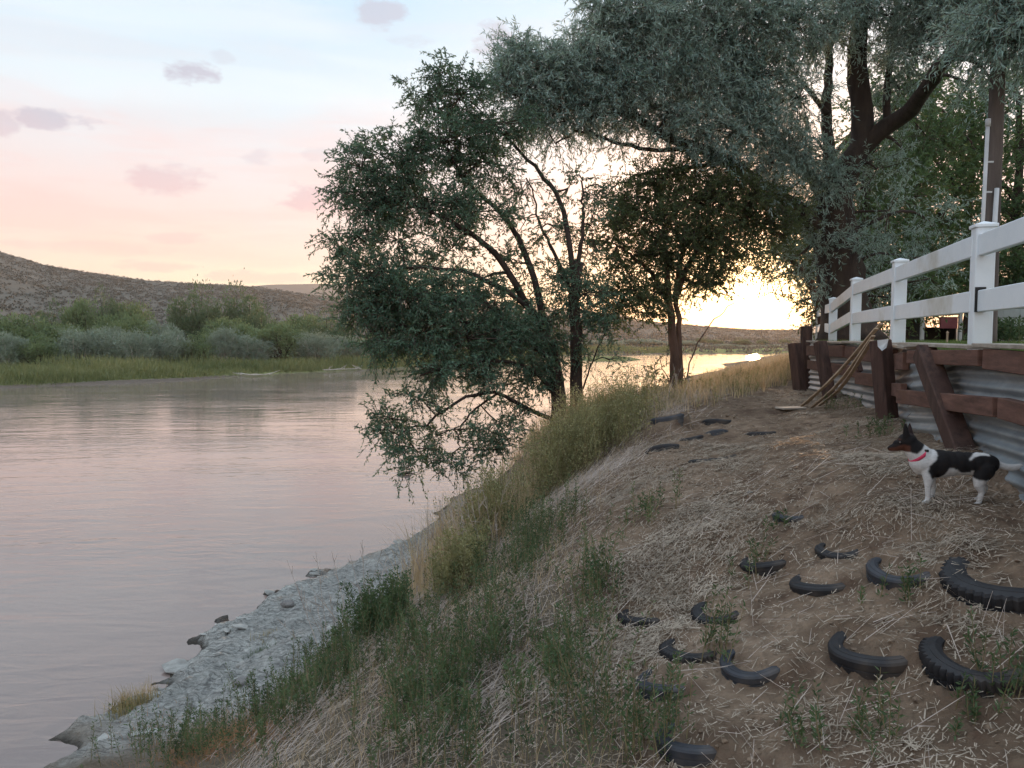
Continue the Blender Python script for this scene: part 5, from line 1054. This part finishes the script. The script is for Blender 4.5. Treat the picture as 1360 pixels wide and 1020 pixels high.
# ------------------------------------------------------------------ dog
def dog():
    k = .000544; X = lambda cx: (700-cx)*k; Z = lambda cy_: (852-cy_)*k
    bm = bmesh.new()
    def ball(c, r, s=(1, 1, 1)):
        m = Matrix.Translation(c) @ Matrix.Diagonal((r*s[0], r*s[1], r*s[2], 1)); bmesh.ops.create_icosphere(bm, subdivisions=3, radius=1, matrix=m)
    def cap(a, b, ra, rb, sy=1.0, n=9):
        for i in range(n):
            t = i/(n-1); p = Vector(a).lerp(Vector(b), t); r = ra+(rb-ra)*t; ball(p, r, (1, sy, 1))
    c = lambda cx, cy_, y=0: (X(cx), y, Z(cy_))
    # trunk: deep chest narrowing to belly
    for (cx, cy_, r, sy) in ((455, 482, .062, .88), (520, 492, .070, .85), (590, 497, .071, .86), (670, 495, .064, .86), (750, 490, .060, .88), (830, 490, .058, .88), (900, 490, .058, .86), (960, 490, .056, .84), (1010, 490, .046, .8)):
        ball(c(cx, cy_), r, (1.1, sy, 1))
    ball(c(430, 520), .042, (1, .8, 1.1))
    # neck
    cap(c(455, 455), c(335, 330), .060, .042, .85)
    # head
    ball(c(310, 290), .043, (1.05, .85, .92)); ball(c(285, 300), .036, (1, .85, .9)); ball(c(300, 330), .032, (1, .85, .8))
    cap(c(255, 330), c(160, 362), .026, .0125, .82); cap(c(270, 350), c(165, 380), .018, .009, .8)
    ball(c(222, 312), .018, (1.1, .8, .8))
    # ears: thin tapering, slightly cupped
    for s, dx, hh in ((1, 0, 0), (-1, 62, 10)):
        for i in range(11):
            t = i/10; p = (X(288-24*t+dx*.95+(20*t if s < 0 else 0)), s*(.021+.010*t), Z(258-128*t+hh)); r = .021*(1-t)**.7+.0042; ball(p, r, (.78, .5, 1.15))
    # legs: near side (y=+) front & hind, far side
    def leg(pts, y):
        for (a, b) in zip(pts[:-1], pts[1:]): cap((X(a[0]), y*a[3], Z(a[1])), (X(b[0]), y*b[3], Z(b[1])), a[2], b[2], .9, 8)
    leg([(480, 540, .036, .6), (478, 620, .024, .9), (475, 700, .0155, 1), (478, 790, .0125, 1), (474, 828, .013, 1)], .036); cap(c(470, 838, .036), c(440, 842, .038), .012, .009, 1.1, 5)
    leg([(540, 550, .034, .6), (552, 620, .021, .9), (562, 700, .0145, 1), (570, 765, .0118, 1), (566, 800, .012, 1)], -.036); cap(c(560, 808, -.036), c(536, 812, -.038), .0115, .009, 1.1, 5)
    leg([(960, 540, .046, .6), (915, 610, .034, .85), (900, 670, .023, 1), (928, 735, .0145, 1), (915, 800, .0125, 1), (905, 835, .013, 1)], .040); cap(c(900, 846, .040), c(868, 850, .042), .0122, .009, 1.1, 5)
    leg([(1000, 540, .042, .6), (985, 620, .03, .85), (985, 670, .021, 1), (1018, 722, .014, 1), (990, 780, .0122, 1), (975, 812, .013, 1)], -.040); cap(c(968, 822, -.040), c(945, 828, -.042), .0118, .009, 1.1, 5)
    # tail
    tp = [(1030, 470), (1085, 490), (1150, 512), (1210, 520), (1270, 505), (1325, 512)]; tr = [.020, .0165, .017, .018, .014, .006]
    for i in range(5): cap(c(*tp[i]), c(*tp[i+1]), tr[i], tr[i+1], .9, 6)
    me = bpy.data.meshes.new('tmp'); bm.to_mesh(me); bm.free(); t = bpy.data.objects.new('tmp', me); link(t)
    rm = t.modifiers.new('r', 'REMESH'); rm.mode = 'VOXEL'; rm.voxel_size = .0034; sm = t.modifiers.new('s', 'SMOOTH'); sm.factor = .5; sm.iterations = 5
    dg = bpy.context.evaluated_depsgraph_get(); ev = t.evaluated_get(dg); body = bpy.data.meshes.new_from_object(ev); body.name = 'body'
    bpy.data.objects.remove(t); bpy.data.meshes.remove(me)
    n = len(body.vertices); co_ = np.zeros(n*3); body.vertices.foreach_get('co', co_); co_ = co_.reshape(-1, 3); cx = 700-co_[:, 0]/k; cy_ = 852-co_[:, 2]/k; yy = co_[:, 1]
    wob = 14*vnoise(cx*.03, cy_*.03, yy*60)+5*vnoise(cx*.12, cy_*.12)
    col = np.tile(np.array((.50, .50, .50, 1.)), (n, 1)); blk = np.array((.012, .011, .012, 1)); tan = np.array((.085, .034, .022, 1))
    # black saddle, lower edge by cx
    low = np.interp(cx, [455, 490, 560, 620, 640, 700, 750, 830, 850, 900, 1000, 1060, 1085], [560, 610, 630, 560, 530, 530, 570, 560, 600, 625, 625, 590, 500]); left = np.interp(cy_, [370, 440, 470, 500, 540, 600], [548, 535, 505, 470, 458, 480])
    saddle = (cx+wob > left) & (cy_+wob < low) & (cx < 1085)
    stripe = (np.abs(cy_-np.interp(cx, [800, 830, 860, 900, 950, 1000], [455, 430, 408, 396, 396, 404])) < 14-np.abs(cx-870)*.045) & (cx > 812) & (cx < 1000) & (yy > -.02)
    rumpmask = (cx > 830) & (cx < 855) & (cy_ > 540)
    m = saddle & ~stripe & ~rumpmask
    col[m] = blk
    head = (cx+wob*.4 < 455) & (cy_ < 398+wob*.3) & (cx*.8+(cy_-330)*.75 < 352) & (cx-(330-cy_)*.9 < 445)
    col[head] = blk
    tn = head & (cy_ > np.interp(cx, [130, 210, 260, 310], [362, 345, 318, 330])+wob*.2) & (cx < 318) & (cx > 118); col[tn] = tan
    br = head & (np.hypot(cx-235, cy_-278) < 8); col[br] = tan
    wh = (cy_ > 388) & (cx < 330) & (cx > 120) & (cy_ < 410+.0*cx); col[wh] = np.array((.6, .58, .56, 1))
    ear = head & (cy_ < 235) & (np.abs(yy) < .021+.006*(235-cy_)/100); col[ear] = col[ear]*.7+np.array((.06, .03, .025, 0))*.3; col[:, 3] = 1
    nose = (cx < 146) & (cy_ < 378); col[nose] = np.array((.01, .01, .01, 1))
    sp = (vnoise(cx*.09, cy_*.09, yy*150) > .62) & (cy_ > 640) & ~m; col[sp] *= np.array((.72, .72, .72, 1))
    ed = np.zeros(len(body.edges)*2, int); body.edges.foreach_get('vertices', ed); ed = ed.reshape(-1, 2)
    for _ in range(2):
        acc = col.copy(); cnt = np.ones(n)
        for a_, b_ in ((0, 1), (1, 0)): np.add.at(acc, ed[:, a_], col[ed[:, b_]]); np.add.at(cnt, ed[:, a_], 1)
        col = acc/cnt[:, None]
    a = body.color_attributes.new('coat', 'FLOAT_COLOR', 'POINT'); a.data.foreach_set('color', col.astype(np.float32).ravel())
    mm, nt, out = newmat('short_coat'); b = N(nt, 'ShaderNodeBsdfPrincipled', i_Roughness=.85); b.inputs['Specular IOR Level'].default_value = .2; at = N(nt, 'ShaderNodeAttribute', attribute_name='coat')
    tc = N(nt, 'ShaderNodeTexCoord').outputs['Object']; nz = noise(nt, tc, 160, 4, .7, mapscale=(.4, 1, 1)); cc = mixc(nt, at.outputs['Color'], ramp(nt, nz, [(.3, (.75,)*3), (.7, (1.15,)*3)]), .8, 'MULTIPLY')
    nt.links.new(cc, b.inputs['Base Color']); bp = N(nt, 'ShaderNodeBump', i_Strength=.4, i_Distance=.003); nt.links.new(nz, bp.inputs['Height']); nt.links.new(bp.outputs[0], b.inputs['Normal']); nt.links.new(b.outputs[0], out.inputs[0])
    body.materials.clear(); body.materials.append(mm); body.polygons.foreach_set('use_smooth', np.ones(len(body.polygons), bool))
    Yd = 3.8; base = P(1160+700/6.8, 540+838/6.8, Yd)
    gzv = float(gz(np.array([base[0]-.05]), np.array([Yd]), detail=False)[0])
    r = empty('dog', (base[0], Yd, DOGP[2]-.004), 'small black and white terrier with tan muzzle and pink collar, standing facing the river', 'dog')
    r.rotation_euler = (0, 0, math.pi-.14); bo = bpy.data.objects.new('body', body); link(bo, r)
    def part(name, mb, mat, sm=True):
        mb.V = [v for v in mb.V]; o = mb.build(name, mat, None, sm); o.parent = r; return o
    blackm = solid('dog_eye', (.02, .01, .006), (.04, .02, .01), 20, .08, 0, spec=1.0)
    for s in (1, -1):
        mb = MB(); e = np.array(c(232, 302, s*.0275)); mb.tube([e-np.array((0, .004, 0))*s, e, e+np.array((0, .0035, 0))*s], [.0052, .0058, .003], 12); part('eye', mb, blackm)
    # collar: loop around the neck
    a0 = np.array(c(345, 478)); a1 = np.array(c(478, 368)); mid = (a0+a1)/2; ax = (a1-a0)/2; pts = []
    for q in np.linspace(0, 2*np.pi, 33): pts.append(mid+ax*1.08*math.cos(q)+np.array((0, .046, 0))*math.sin(q))
    pts = np.array(pts); d = unit(np.cross(ax, (0, 1., 0))); V = []
    for q, p in enumerate(pts[:-1]):
        o_ = unit(p-mid); V += [p-d*.008, p+d*.008, p+d*.008+o_*.003, p-d*.008+o_*.003]
    nq = 32; Q = [[i*4+j, i*4+(j+1) % 4, ((i+1) % nq)*4+(j+1) % 4, ((i+1) % nq)*4+j] for i in range(nq) for j in range(4)]
    mb = MB(); mb.add(V, Q); part('collar', mb, solid('pink_collar', (.45, .03, .08), (.6, .06, .13), 30, .6, 0))
    mb = MB(); e = np.array(c(452, 372, .038)); mb.box(e, (.02, .006, .014), None, .002); part('buckle', mb, M['slot'])
dog()
